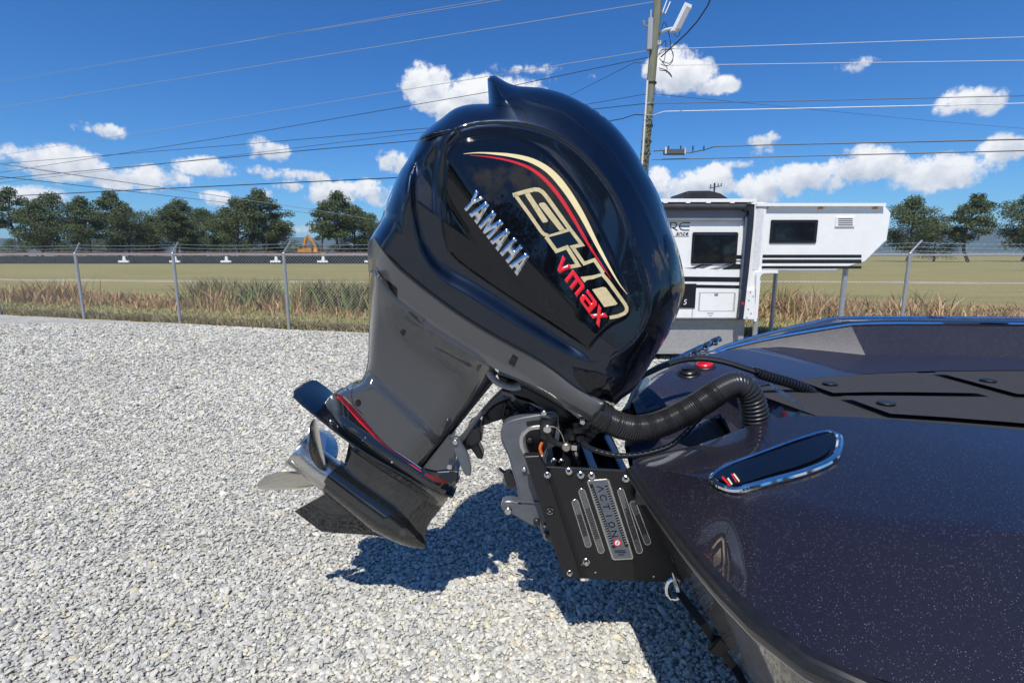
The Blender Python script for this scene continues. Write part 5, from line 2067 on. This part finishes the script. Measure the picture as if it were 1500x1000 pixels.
# second lower cable with printed sleeve
ps = spline([(852, 646), (862, 655), (880, 662), (905, 667), (932, 666), (960, 660), (985, 650), (1005, 633), (1022, 614), (1034, 600)], 4)
MB().tube([P(q_[0], q_[1], 1.80 + .05 * i_ / len(ps)) for i_, q_ in enumerate(ps)], .0105, 10).build('battery_cable', M_RUBBER, motor, True)
mk = MB()
for k in range(6, len(ps) - 4, 2):
    c = P(ps[k][0], ps[k][1], 1.80 + .05 * k / len(ps) - .0112)
    c2 = P(ps[k + 1][0], ps[k + 1][1], 1.80 + .05 * (k + 1) / len(ps) - .0112)
    mk.tube([c.lerp(c2, .1) + Vector((0, 0, .003)), c.lerp(c2, .7) + Vector((0, 0, .003))], .0016, 4)
mk.build('cable_print', M_GALV, motor)

# ------------------------------------------------------------------ jack plate
JY = 1.78
jack = empty('jack_plate', Vector((.35, Y0, .3)), 'black bolted jack plate with grey name plate between motor and transom', 'jack plate')
slab('side_plate', [(798, 683), (925, 690), (1000, 853), (985, 853), (850, 847), (845, 840)], JY, .012, M_BLACKPL, jack, .002, mirror=Y0)
slab('mounting_flange', [(768, 668), (790, 667), (800, 684), (852, 847), (826, 847)], JY - .022, .034, M_BLACKPL, jack, .004, mirror=Y0)
slab('flange_channel', [(800, 686), (806, 687), (858, 846), (851, 847)], JY - .006, .006, M_KEYLINE, jack)
for u, v, r in ((833, 689, 6), (850.5, 694.5, 6), (866.5, 695.5, 6), (916.5, 700, 6)):
    o_ = MB().disc(P(u, v, JY), (0, -1, 0), r * .0025, .012, 18, .004).build('bolt', M_STEEL, jack, True)
    MB().disc(P(u, v, JY - .0105), (0, -1, 0), r * .0011, .003, 6).build('bolt_socket', M_DARK, o_)
for u, v, r, Yq in ((802, 695, 5, JY - .022), (858.5, 822, 6, JY), (834.5, 838, 4.5, JY - .022)):
    o_ = MB().disc(P(u, v, Yq), (0, -1, 0), r * .0026, .006, 16, .002).build('washer', M_STEEL, jack, True)
    MB().disc(P(u, v, Yq - .004), (0, -1, 0), r * .0018, .016, 6, .002).build('bolt_head', M_STEEL, o_)
o_ = MB().disc(P(805.5, 748.5, JY - .022), (0, -1, 0), .0165, .004, 18).build('round_emblem', M_KEYLINE, jack)
MB().disc(P(805, 747.5, JY - .0255), (0, -1, 0), .0035, .006, 8).build('emblem_dot', M_STEEL, o_)
for a0_, a1_ in ((20, 70), (100, 150), (200, 330)):
    MB().tube([P(805.5, 748.5, JY - .0265) + Vector((.012 * math.cos(math.radians(a)), 0, .012 * math.sin(math.radians(a)))) for a in np.linspace(a0_, a1_, 6)], .0012, 4).build('emblem_mark', M_STEEL, o_)
for u, v in ((851, 826), (872, 837), (844, 815), (957, 843), (858, 846.5), (973, 852)):
    MB().disc(P(u, v, JY - .001), (0, -1, 0), .004, .004, 8).build('rivet', M_STEEL, jack)


def capsule(a_, b_, r):
    a_, b_ = np.array(a_, float), np.array(b_, float)
    d = (b_ - a_) / np.linalg.norm(b_ - a_)
    an_ = math.atan2(d[1], d[0])
    o = [b_ + r * np.array([math.cos(an_ + t), math.sin(an_ + t)]) for t in np.linspace(-math.pi / 2, math.pi / 2, 9)]
    o += [a_ + r * np.array([math.cos(an_ + t), math.sin(an_ + t)]) for t in np.linspace(math.pi / 2, 1.5 * math.pi, 9)]
    return [tuple(p) for p in o]


M_SLOT = paint('brushed_slot', (.16, .165, .17), .4, metal=.6, var=.4, scale=200)
M_NAME = paint('satin_name_plate', (.13, .15, .18), .35, metal=.4)
for a_, b_ in (((842.5, 736), (861.5, 796.5)), ((852.5, 720.5), (880.5, 805.5)), ((909.5, 720), (936.5, 805.5)), ((927.5, 738), (948.5, 793))):
    so = slab('slot_rim', capsule(a_, b_, 5.2), JY - .003, .003, M_STEEL, jack, .001)
    slab('slot_inlay', capsule(a_, b_, 4.1), JY - .0036, .002, M_SLOT, so)
    a_, b_ = np.array(a_), np.array(b_)
    rib = MB()
    for t in np.arange(.30, .80, .035):
        c = a_ + (b_ - a_) * t
        p0, p1 = P(c[0] - 3.4, c[1] + 1, JY - .0042), P(c[0] + 3.4, c[1] - 1, JY - .0042)
        rib.tube([p0, p1], .0016, 4)
    rib.build('slot_rib', M_KEYLINE, so)
npo = slab('name_plate', [(860, 706), (862, 703), (889, 701), (892.5, 703.5), (928, 815.5), (926.5, 819), (900, 820.5), (896.5, 818)], JY - .008, .008, M_STEEL, jack, .002)
slab('name_plate_face', [(862, 706.5), (863.5, 704.8), (888.5, 703), (890.5, 705), (925.5, 815), (924.8, 817), (901, 818.3), (898.5, 816.5)], JY - .0088, .002, M_NAME, npo)
slab('name_plate_band', [(863.5, 709), (868, 708.6), (902, 802), (897.5, 803)], JY - .0094, .002, M_KEYLINE, npo)
slab('name_plate_band', [(886, 711), (890, 710.6), (921, 800), (916, 801)], JY - .0094, .002, M_KEYLINE, npo)
rib = MB()
for t in np.arange(0, 1, .042):
    for (x0, y0_, x1, y1) in ((866, 716, 898, 800), (889, 714, 919.5, 798)):
        c = np.array((x0 + (x1 - x0) * t, y0_ + (y1 - y0_) * t))
        rib.tube([P(c[0] - 2.6, c[1] + .8, JY - .0102), P(c[0] + 2.6, c[1] - .8, JY - .0102)], .0011, 4)
rib.build('name_plate_rib', M_GALV, npo)
# letters run down the plate
dwn = np.array([110.0, 355.0])
dwn /= np.linalg.norm(dwn)
rgt = np.array([1.0, -.10])
LT = {'A': [[(0, 0), (.5, 1)], [(.5, 1), (1, 0)]], 'C': [[(1, .85), (.75, 1), (.2, .95), (0, .5), (.2, .05), (.75, 0), (1, .15)]], 'T': [[(0, 1), (1, 1)], [(.5, 1), (.5, 0)]],
      'I': [[(.5, 0), (.5, 1)]], 'O': [[(.25, 1), (.75, 1), (1, .5), (.75, 0), (.25, 0), (0, .5), (.25, 1)]], 'N': [[(0, 0), (0, 1), (1, 0), (1, 1)]]}
for i, ch in enumerate('ACTION'):
    c0 = np.array([873.5, 712.0]) + dwn * (13.8 * i) + np.array([.6, 0])
    st = []
    for s_ in LT[ch]:
        st.append(([tuple(c0 + dwn * (p[0] * 8.2) + rgt * (p[1] * 8.0) + np.array([.4, 0])) for p in s_], 1.5))
    strokes_mesh(st, JY - .0096, JY / F * 1.05, 'letter', M_KEYLINE, npo, .001)
o_ = MB().disc(P(904.3, 794.5, JY - .009), (0, -1, 0), .0145, .002, 20).build('round_badge', M_RED, npo)
MB().disc(P(904.3, 794.5, JY - .0112), (0, -1, 0), .0095, .0015, 18).build('badge_face', M_WHITE2, o_)
MB().box(P(904.6, 794.5, JY - .0134), (.004, .001, .012), Matrix.Rotation(.5, 3, 'Y')).build('badge_mark', M_RED, o_)
for k, (w_, v_) in enumerate(((18, 806), (18, 808.5), (10, 812))):
    c = P(908 + k * .8, v_, JY - .0102)
    MB().box(c, (w_ * .0023, .001, .0026)).build('fine_print', M_DARK, npo)
# cross members between the side plates
slab('rear_cross_plate', [(800, 690), (815, 690), (862, 845), (848, 845)], JY + .013, (Y0 - JY) * 2 - .026, M_BLACKPL, jack)
for u0, u1, v0, v1, mt in ((866, 878, 640, 686, M_BLACKPL), (911, 922, 636, 688, M_BLACKPL)):
    a_, b_ = P(u0, 686, JY + .02), P(u1, 687, JY + .02)
    MB().box(((a_.x + b_.x) / 2, Y0, a_.z - .035), (b_.x - a_.x, (Y0 - JY) * 2 - .03, .05)).build('cross_bar', M_COWL, jack, bevel=.004)
a_ = P(905, 690, JY)
MB().box((a_.x - .01, Y0, a_.z - .14), (.16, (Y0 - JY) * 2 - .03, .02)).build('cross_plate', M_DARK, jack)
for y in (1.86, 1.94):
    MB().tube([P(842, 660, y), P(846, 685, y)], .014, 10).disc(P(842, 657, y), (0, 0, 1), .02, .02, 6).build('lift_bolt', M_STEEL, jack, True)

# ------------------------------------------------------------------ bass boat
boat = empty('bass_boat', Vector((2.8, 1.9, 0)), 'dark purple metal flake bass boat with black rub rail carrying the motor', 'boat')
SR = [(.44, 1.72, .835), (.455, 1.45, .836), (.485, 1.15, .836), (.525, .95, .837), (.60, .82, .84), (.75, .75, .845), (1.2, .70, .86), (2.5, .62, .90), (4.0, .68, 1.0), (5.2, 1.02, 1.08), (5.9, 1.55, 1.12)]
PR = [(.56, 2.36, .845), (.61, 2.46, .86), (.75, 2.81, .895), (.97, 3.06, .935), (1.35, 3.2, .97), (2.5, 3.22, 1.0), (4.0, 2.9, 1.05), (5.2, 2.25, 1.09), (5.9, 1.55, 1.12)]


def spl3(pts, n):
    p = np.array(pts, float)
    o = []
    for a, b in (((0, 1), 0), ((0, 2), 1)):
        pass
    # parametrise by length and use Catmull-Rom through a dense polyline
    out = []
    m = len(p)
    for i in range(m - 1):
        p0 = p[i - 1] if i else 2 * p[0] - p[1]
        p3 = p[i + 2] if i + 2 < m else 2 * p[-1] - p[-2]
        for j in range(16):
            s = j / 16
            t1, t2 = (p[i + 1] - p0) * .5, (p3 - p[i]) * .5
            out.append((2 * s**3 - 3 * s**2 + 1) * p[i] + (s**3 - 2 * s**2 + s) * t1 + (-2 * s**3 + 3 * s**2) * p[i + 1] + (s**3 - s**2) * t2)
    out.append(p[-1])
    out = np.array(out)
    L_ = np.concatenate([[0], np.cumsum(np.linalg.norm(np.diff(out, axis=0), axis=1))])
    s = np.linspace(0, L_[-1], n)
    return [Vector([float(np.interp(x, L_, out[:, k])) for k in range(3)]) for x in s]


srail, prail = spl3(SR, 60), spl3(PR, 60)
# hull: ring of the rail, chine and keel
ring = srail + prail[::-1][1:] + [Vector((.53, 2.30, .70)), Vector((.47, 1.78, .69))]
ring1, ring2, ring3 = [], [], []
for p in ring:
    k = max(0.0, 1 - (p.x - .4) / .9)
    bow = max(0.0, (p.x - 3.5) / 2.4)
    cy = 1.92 - .05 * p.x
    r1 = Vector((p.x + .035 * k, cy + (p.y - cy) * (.985 - .12 * bow), p.z - .06))
    r2 = Vector((p.x + .17 * k - .45 * bow, cy + (p.y - cy) * (.88 - .2 * bow), .47 + .2 * bow))
    r3 = Vector((p.x + .22 * k - .9 * bow, cy + (p.y - cy) * .12, .34 + .1 * bow))
    ring1.append(r1)
    ring2.append(r2)
    ring3.append(r3)
vs, fs = loft([ring, ring1, ring2, ring3], True)
fs.append(tuple(range(len(vs) - len(ring), len(vs))))
me = mesh(vs, fs)
bmp = bmesh.new()
bmp.from_mesh(me)
bmesh.ops.recalc_face_normals(bmp, faces=bmp.faces[:])
bmp.to_mesh(me)
bmp.free()
me.polygons.foreach_set('use_smooth', [True] * len(me.polygons))
me.set_sharp_from_angle(angle=math.radians(30))
hull = link('hull', me, M_FLAKE, boat)

# starboard quarter deck
SI = [(.45, 1.728, .848), (.60, 1.742, .90), (.75, 1.747, .955), (.91, 1.752, 1.012), (1.1, 1.75, 1.03), (1.5, 1.62, 1.04), (2.2, 1.42, 1.03), (3.2, 1.3, 1.03), (4.4, 1.3, 1.08), (5.3, 1.4, 1.11), (5.85, 1.55, 1.12)]
srd = spl3([(a - .004 if i < 5 else a, b, c + .022) for i, (a, b, c) in enumerate(SR)], 90)
sin_ = spl3(SI, 90)


def qdeck(a_, b_, n, rise, steep):
    rows = []
    for i in range(len(a_)):
        row = []
        for j in range(n + 1):
            t = j / n
            p = a_[i].lerp(b_[i], t)
            p.z += rise(i / (len(a_) - 1)) * (min(1, t / steep) if t < steep else (1 - t) / (1 - steep))
            row.append(p)
        rows.append(row)
    return rows


rows = qdeck(srd, sin_, 20, lambda s: .010 + .055 * min(1, s / .2), .35)
vs, fs = loft(rows)
me = mesh(vs, fs, True, 14)
bmp = bmesh.new()
bmp.from_mesh(me)
bmesh.ops.recalc_face_normals(bmp, faces=bmp.faces[:])
if sum(f.normal.z for f in bmp.faces) < 0:
    bmesh.ops.reverse_faces(bmp, faces=bmp.faces[:])
bmp.to_mesh(me)
bmp.free()
sdeck = link('starboard_deck', me, M_FLAKE, boat)
bvh_s = BVHTree.FromPolygons([tuple(v.co) for v in me.vertices], [tuple(p.vertices) for p in me.polygons])

# port quarter deck
PI_ = [(.60, 2.36, .83), (.72, 2.38, .87), (.95, 2.36, .93), (1.25, 2.34, 1.0), (1.6, 2.4, 1.02), (2.2, 2.5, 1.02), (3.2, 2.45, 1.03), (4.4, 2.1, 1.08), (5.3, 1.75, 1.11), (5.85, 1.56, 1.12)]
prd = spl3([(a, b, c + .02) for a, b, c in PR], 90)
pin_ = spl3(PI_, 90)
rows = qdeck(prd, pin_, 20, lambda s: .05, .3)
vs, fs = loft(rows)
me = mesh(vs, fs, True, 14)
bmp = bmesh.new()
bmp.from_mesh(me)
bmesh.ops.recalc_face_normals(bmp, faces=bmp.faces[:])
if sum(f.normal.z for f in bmp.faces) < 0:
    bmesh.ops.reverse_faces(bmp, faces=bmp.faces[:])
bmp.to_mesh(me)
bmp.free()
pdeck = link('port_deck', me, M_FLAKE_B, boat)
bvh_p = BVHTree.FromPolygons([tuple(v.co) for v in me.vertices], [tuple(p.vertices) for p in me.polygons])

# rub rails
for nm, rl_, off in (('rub_rail', srail, -1), ('rub_rail', prail, 1)):
    m1, m2 = MB(), MB()
    pts = []
    for i, p in enumerate(rl_):
        d = (rl_[min(i + 1, 59)] - rl_[max(i - 1, 0)]).normalized()
        out = Vector((d.y, -d.x, 0)) * (1 if off < 0 else -1)
        pts.append((p, out))
    if off < 0:
        pts = pts
    m1.tube([p + o * .006 + Vector((0, 0, -.004)) for p, o in pts], .027, 10)
    m2.tube([p + o * .026 + Vector((0, 0, .002)) for p, o in pts], .012, 8)
    ro = m1.build(nm, M_RUBBER, boat, True)
    m2.build('rail_insert', M_RUBBER, ro, True)
    MB().tube([p + o * .018 + Vector((0, 0, -.028)) for p, o in pts], .0045, 6).build('rail_trim', paint('dull_silver', (.35, .34, .32), .35, metal=.7), ro, True)

# splash well between the quarters
wl_ = [(.47, 1.75, .70), (.92, 1.765, .74), (1.02, 1.765, .80), (1.1, 1.76, 1.02)]
wr_ = [(.56, 2.34, .70), (.92, 2.35, .74), (1.05, 2.35, .80), (1.22, 2.35, 1.0)]
vs, fs = loft([[Vector(p).lerp(Vector(q_), t / 4) for t in range(5)] for p, q_ in zip(wl_, wr_)])
well = link('splash_well', mesh(vs, [f[::-1] for f in fs]), M_FLAKE_B, boat)
# side walls of the well
for nm, inn, wl2 in (('well_wall', sin_, wl_), ('well_wall', pin_, wr_)):
    topc = [p for p in inn if p.x < 1.3]
    bot = []
    xs = [w_[0] for w_ in wl2]
    for p in topc:
        bot.append(Vector((p.x, float(np.interp(p.x, xs, [w_[1] for w_ in wl2])) , min(float(np.interp(p.x, xs, [w_[2] for w_ in wl2])) - .01, p.z - .01))))
    vs, fs = loft([topc, bot])
    link(nm, mesh(vs, fs), M_FLAKE_B, boat)
# rear deck and its hatches
def between(t, x):
    ys = float(np.interp(x, [p.x for p in sin_], [p.y for p in sin_]))
    zs_ = float(np.interp(x, [p.x for p in sin_], [p.z for p in sin_]))
    yp = float(np.interp(x, [p.x for p in pin_], [p.y for p in pin_]))
    zp = float(np.interp(x, [p.x for p in pin_], [p.z for p in pin_]))
    return Vector((x, ys + (yp - ys) * t, zs_ + (zp - zs_) * t - .006))


CARPET = paint('charcoal_carpet', (.03, .03, .033), .95, var=.35, scale=160, bump=.3)
xs = [1.1, 1.24, 1.5, 1.8, 2.2, 2.8, 3.4, 4.2, 5.0, 5.84]
vs, fs = loft([[between(t / 8, x) for t in range(9)] for x in xs])
dk = link('rear_deck', mesh(vs, fs), CARPET, boat)
for x0, x1, t0, t1 in ((1.32, 1.95, .06, .46), (1.32, 1.95, .54, .94), (2.05, 2.7, .06, .46), (2.05, 2.7, .54, .94)):
    vs, fs = loft([[between(t0 + (t1 - t0) * t / 4, x0 + (x1 - x0) * k / 4) + Vector((0, 0, .018)) for t in range(5)] for k in range(5)])
    h_ = link('hatch_lid', mesh(vs, fs), CARPET, dk)
    c = between((t0 + t1) / 2, x0 + .07) + Vector((0, 0, .022))
    MB().disc(c, (0, 0, 1), .03, .006, 16, .002).build('hatch_latch', M_BLACKPL, dk, True)
# seat backs and console further forward
for yy in (1.55, 2.35):
    s0 = Vector((3.15, yy, 1.04))
    MB().box(s0 + Vector((0, 0, .0)), (.5, .48, .14)).build('seat_base', M_BLKVIN, boat, bevel=.04)
    MB().box(s0 + Vector((-.2, 0, .3)), (.14, .46, .5), Matrix.Rotation(-.15, 3, 'Y'), .85).build('seat_back', M_BLKVIN, boat, bevel=.05)
# well fittings: dark panels, screws, ribs
slab('well_panel', [(990, 648), (1036, 618), (1062, 612), (1074, 640), (1010, 655)], 1.98, .03, paint('grey_well_panel', (.13, .14, .155), .4), boat, .004)
slab('well_panel', [(1040, 614), (1056, 606), (1074, 640), (1064, 644)], 1.95, .02, paint('grey_well_panel_dark', (.08, .085, .095), .4), boat, .004)
slab('well_rib', [(1050, 613), (1055, 611), (1068, 634), (1064, 637)], 1.93, .02, M_KEYLINE, boat)
MB().disc(P(1024.5, 621, 1.97), (0, -1, 0), .005, .004, 10).build('screw', M_STEEL, boat)
ps = spline([(925, 690), (940, 676), (965, 668), (1000, 660), (1030, 655), (1062, 651)], 5)
MB().tube([P(q_[0], q_[1] + 1, 1.80) for q_ in ps], .012, 8).build('well_cable', M_RUBBER, boat, True)
MB().tube([P(928, 696, 1.79)] + [P(q_[0], q_[1] + 7, 1.79) for q_ in ps[2:]], .011, 8).build('well_cable', M_RUBBER, boat, True)


def on_deck(u, v, bvh):
    r = ray(u, v).normalized()
    loc, nrm_, idx, dst = bvh.ray_cast(Vector((0, 0, EYE)), r)
    if loc is None:
        return None
    if nrm_.dot(r) > 0:
        nrm_ = -nrm_
    return loc, nrm_


def on_plate(name, outl, bvh, mat, par, off=.003, thick=.006, sm=False):
    """a thin fitting that follows the deck under the given outline"""
    outl = np.array(outl, float)
    v, f = tri2d(outl, 5.0)
    top, nn = [], []
    for p in v:
        h = on_deck(p[0], p[1], bvh)
        if h is None:
            return None
        top.append(h[0] + h[1] * off)
        nn.append(h[1])
    av = Vector((0, 0, 0))
    for n_ in nn:
        av += n_
    av.normalize()
    top = [t - n_ * off + av * off for t, n_ in zip(top, nn)]
    low = [t - av * thick for t in top]
    n = len(top)
    fl = [tuple(int(i) for i in t) for t in f] + [tuple(int(i) + n for i in t[::-1]) for t in f]
    ed = {}
    for t in f:
        for i in range(3):
            a, b = int(t[i]), int(t[(i + 1) % 3])
            if (b, a) in ed:
                del ed[(b, a)]
            else:
                ed[(a, b)] = 1
    fl += [(b, a, a + n, b + n) for a, b in ed]
    me = mesh(top + low, fl)
    bmp = bmesh.new()
    bmp.from_mesh(me)
    bmesh.ops.recalc_face_normals(bmp, faces=bmp.faces[:])
    bmp.to_mesh(me)
    bmp.free()
    me.polygons.foreach_set('use_smooth', [True] * len(me.polygons))
    me.set_sharp_from_angle(angle=math.radians(40))
    return link(name, me, mat, par)


# chrome bezel with dark recess and red badge on the starboard quarter
BZ = spline([(1040, 703), (1048, 694), (1070, 682), (1100, 671), (1130, 660), (1175, 644), (1212, 635), (1228, 645), (1222, 672), (1185, 692), (1125, 709), (1095, 717), (1075, 721), (1052, 714)], 5, True, corners=(0,))
bz = on_plate('light_bezel', BZ, bvh_s, M_PANEL, sdeck, .006, .010)
cz = BZ.mean(0)
if bz:
    rc = on_plate('bezel_recess', spline([(1047, 703), (1056, 695), (1078, 687), (1105, 678), (1135, 667), (1175, 653), (1208, 644), (1217, 650), (1212, 668), (1180, 684), (1125, 701), (1098, 710), (1078, 715), (1058, 709)], 5, True, corners=(0,)), bvh_s, M_PANEL, bz, .0125, .004)
    def rim(a, b, r):
        seg_ = [on_deck(p[0], p[1], bvh_s) for p in BZ[a:b]]
        MB().tube([h[0] + Vector((0, -.004, .009)) for h in seg_ if h], r, 10).build('bezel_rim', M_CHROME, bz, True)
    n3 = len(BZ)
    rim(0, int(n3 * .50), .006)
    rim(int(n3 * .48), n3, .011)
    for pts, w, mt in (([(1060, 704), (1071, 717)], 3.2, M_RED), ([(1068, 706), (1074, 715)], 2.4, M_CREAM), ([(1073, 700), (1080, 712)], 2.0, M_RED), ([(1076, 700), (1084, 711)], 2.4, M_CREAM)):
        on_plate('badge_stroke', stroke_poly(pts, w, 3), bvh_s, mt, bz, .0145, .002)
# filler caps on the port quarter
for u, v, r, mt, nm in ((1009, 547, 13, M_BLACKPL, 'black_filler_cap'), (1032, 537, 12, M_RED, 'red_filler_cap')):
    h = on_deck(u, v, bvh_p)
    if h:
        c, n_ = h
        rr = r * .0042
        b0_ = MB().disc(c - n_ * .004, n_, rr * 1.12, .012, 24, .004).build('cap_rim', M_BLACKPL if mt is not M_RED else M_DARK, pdeck, True)
        MB().disc(c + n_ * .007, n_, rr * .85, .016, 24, .006).build(nm, mt, pdeck, True)
        q_ = n_.orthogonal().normalized()
        MB().box(c + n_ * .026, (rr * 1.3, rr * .3, .008)).build('cap_grip', mt, pdeck, bevel=.002)
# bright trim and hardware along the port gunwale
tr_ = [on_deck(u, v, bvh_p) for u, v in ((985, 537), (1000, 527), (1015, 518), (1030, 510), (1045, 503))]

# raised angular gunwale along the port side
rows, edge_pts = [], []
for x in np.linspace(1.22, 5.2, 44):
    yp = float(np.interp(x, [p.x for p in prail], [p.y for p in prail])) - .05
    zp = float(np.interp(x, [p.x for p in prail], [p.z for p in prail])) + .015
    k = min(1, (x - 1.22) / .75)
    h = .004 + .20 * k ** .8 * (1 - .35 * max(0, x - 2.2) / 3)
    wd = .06 + .40 * k
    sec = [(0, -.01), (.02, h * .55), (.12 * wd, h * .97), (.45 * wd, h), (.55 * wd, h * .93), (.86 * wd, h * .25), (wd, -.02)]
    row = [Vector((x, yp - a_, zp + b_)) for a_, b_ in sec]
    rows.append(row)
    edge_pts.append(row[4] + Vector((0, -.004, .003)))
vs, fs = loft(rows)
fs.append(tuple(range(6, -1, -1)))
me = mesh(vs, fs)
bmp = bmesh.new()
bmp.from_mesh(me)
bmesh.ops.recalc_face_normals(bmp, faces=bmp.faces[:])
bmp.to_mesh(me)
bmp.free()
me.polygons.foreach_set('use_smooth', [True] * len(me.polygons))
me.set_sharp_from_angle(angle=math.radians(16))
gw_ = link('raised_gunwale', me, M_FLAKE, boat)
MB().tube(edge_pts, .011, 8).build('gunwale_edge_trim', M_CHROME, gw_, True)
MB().tube([r_[2] + Vector((0, 0, .004)) for r_ in rows], .009, 8).build('gunwale_edge_trim', M_CHROME, gw_, True)


def deck_path(pts, bvh, up, fall):
    out = []
    for u, v in pts:
        h = on_deck(u, v, bvh)
        out.append(h[0] + Vector((0, 0, up)) if h else P(u, v, fall))
    return out


# chrome strip with fittings along the port gunwale
ch_ = [P(u, v, y) for u, v, y in ((962, 543, 2.98), (985, 531, 3.08), (1010, 518, 3.15), (1036, 506, 3.2), (1052, 498, 3.24))]
MB().tube([p + Vector((0, -.02, .012)) for p in ch_], .02, 8).build('gunwale_trim', M_STEEL, boat, True)
for (u, v, y) in ((988, 527, 3.08), (1000, 521, 3.1), (1016, 512, 3.14), (1032, 503, 3.18), (1046, 495, 3.2)):
    c = P(u, v + 6.5, y - .03)
    f_ = MB().disc(c, (0, -.6, .8), .026, .02, 14, .006).build('trim_fitting', M_CHROME, boat, True)
    MB().disc(c + Vector((0, -.013, .017)), (0, -.6, .8), .012, .014, 8).build('fitting_screw', M_DARK, f_)
# control cable over the port quarter, with spiral wrap
ps = spline([(930, 556), (950, 546), (975, 535), (1000, 527.5), (1030, 525.5), (1060, 530), (1090, 539), (1125, 551), (1165, 563), (1188, 574), (1204, 592), (1212, 618)], 4)
dy_ = np.interp(np.linspace(0, 1, len(ps)), [0, .3, .8, 1], [2.25, 2.3, 2.16, 2.12])
cb = [P(q_[0], q_[1], y) for q_, y in zip(ps, dy_)]
co = MB().tube(cb, .013, 8).build('control_cable', M_RUBBER, boat, True)
sp_ = MB()
i0 = int(len(cb) * .58)
seg = cb[i0:]
hel = []
for i in range((len(seg) - 1) * 10):
    p = seg[i // 10].lerp(seg[i // 10 + 1], (i % 10) / 10)
    a_ = i * .55
    hel.append(p + Vector((0, -math.cos(a_), math.sin(a_))) * .02)
sp_.tube(hel, .006, 5)
sp_.build('spiral_wrap', M_BLKVIN, co, True)

# stern eye and strap
eye = P(986, 862, 1.62)
rg = [eye + Vector((.0, -.034 * math.cos(a_), .034 * math.sin(a_))) + Vector((-.012 * math.cos(a_), 0, 0)) for a_ in np.linspace(0, 2 * math.pi, 22)]
MB().tube([P(988 + 11 * math.cos(a_), 862 + 15 * math.sin(a_), 1.60) for a_ in np.linspace(.9, 2 * math.pi - .9, 20)], .0075, 8).build('stern_eye', M_CHROME, boat, True)
st = empty('tie_down_strap', P(1000, 880, 1.60), 'black tie-down strap hanging from the steel stern eye under the rub rail', 'strap')
sp3 = [P(993, 864, 1.58), P(1010, 888, 1.55), P(1030, 913, 1.52), P(1052, 945, 1.50), P(1075, 976, 1.49), G(1092, 1004, .22)]
vs, fs = [], []
for i, p in enumerate(sp3):
    d = (sp3[min(i + 1, len(sp3) - 1)] - sp3[max(i - 1, 0)]).normalized()
    sd = d.cross(Vector((.35, -1, .1))).normalized() * .014
    nn = d.cross(sd).normalized() * .0015
    vs += [p - sd - nn, p + sd - nn, p + sd + nn, p - sd + nn]
    if i:
        b = (i - 1) * 4
        fs += [(b + k, b + (k + 1) % 4, b + 4 + (k + 1) % 4, b + 4 + k) for k in range(4)]
fs += [(3, 2, 1, 0), tuple(range(len(vs) - 4, len(vs)))]
link('webbing', mesh(vs, fs), M_RUBBER, st)
MB().tube([P(985, 838, 1.6), P(990, 852, 1.595), P(994, 866, 1.58)], [.002, .009, .011], 6).build('hook', M_STEEL, st, True)
MB().box(sp3[3] + Vector((0, -.004, 0)), (.05, .02, .06), Matrix.Rotation(.6, 3, 'Y')).build('buckle', M_BLACKPL, st, bevel=.004)

# trailer under the hull
tl = empty('boat_trailer', Vector((3.0, 1.85, 0)), 'dark boat trailer carrying the bass boat, mostly hidden under its hull', 'trailer')
for y in (1.40, 2.25):
    MB().box((3.35, y, .235), (5.0, .07, .13)).build('frame_rail', M_BLACKPL, tl, bevel=.008)
    MB().box((3.1, y + (.06 if y < 1.8 else -.06), .32), (3.6, .10, .05)).build('bunk', M_RUBBER, tl, bevel=.008)
for x in (1.15, 2.4, 4.6, 5.75):
    MB().box((x, 1.825, .19), (.07, 1.0, .09)).build('crossmember', M_BLACKPL, tl, bevel=.006)
MB().box((6.9, 1.825, .235), (2.3, .08, .1)).build('tongue', M_BLACKPL, tl, bevel=.008)
MB().tube([(7.6, 1.825, .03), (7.6, 1.825, .7)], .035, 10).disc((7.6, 1.825, 0), (0, 0, 1), .1, .03).build('jack_stand', M_GALV, tl, True)
for x in (3.0, 3.75):
    MB().tube([(x, .75, .32), (x, 2.95, .32)], .035, 8).build('axle', M_BLACKPL, tl, True)
    for y in (.66, 2.86):
        w_ = MB().tube([(x, y, .32), (x, y + .03, .32), (x, y + .17, .32), (x, y + .2, .32)], [.28, .315, .315, .28], 28).build('tyre', M_RUBBER, tl, True)
        MB().tube([(x, y - .005, .32), (x, y + .205, .32)], .19, 18).build('rim', M_CHROME, w_, True)
for y in (.64, 2.84):
    rows = [[Vector((3.375 + .82 * math.cos(a_), y + dy, .34 + .38 * math.sin(a_) ** .6)) for a_ in np.linspace(.08, math.pi - .08, 14)] for dy in (0, .24)]
    vs, fs = loft(rows)
    link('fender', mesh(vs, fs, True), M_FLAKE, tl)

# thin summer haze over the whole place
hz_m = bpy.data.materials.new('haze_air')
hz_m.use_nodes = True
hz_m.node_tree.nodes.clear()
hv = hz_m.node_tree.nodes.new('ShaderNodeVolumePrincipled')
hv.inputs['Color'].default_value = (.52, .74, 1.0, 1)
hv.inputs['Density'].default_value = .00016
hv.inputs['Anisotropy'].default_value = .0
hz_o = hz_m.node_tree.nodes.new('ShaderNodeOutputMaterial')
hz_m.node_tree.links.new(hv.outputs[0], hz_o.inputs['Volume'])
hzb = MB().box((0, 0, 66), (7500, 7500, 134)).build('haze', hz_m)
hzb['kind'] = 'stuff'
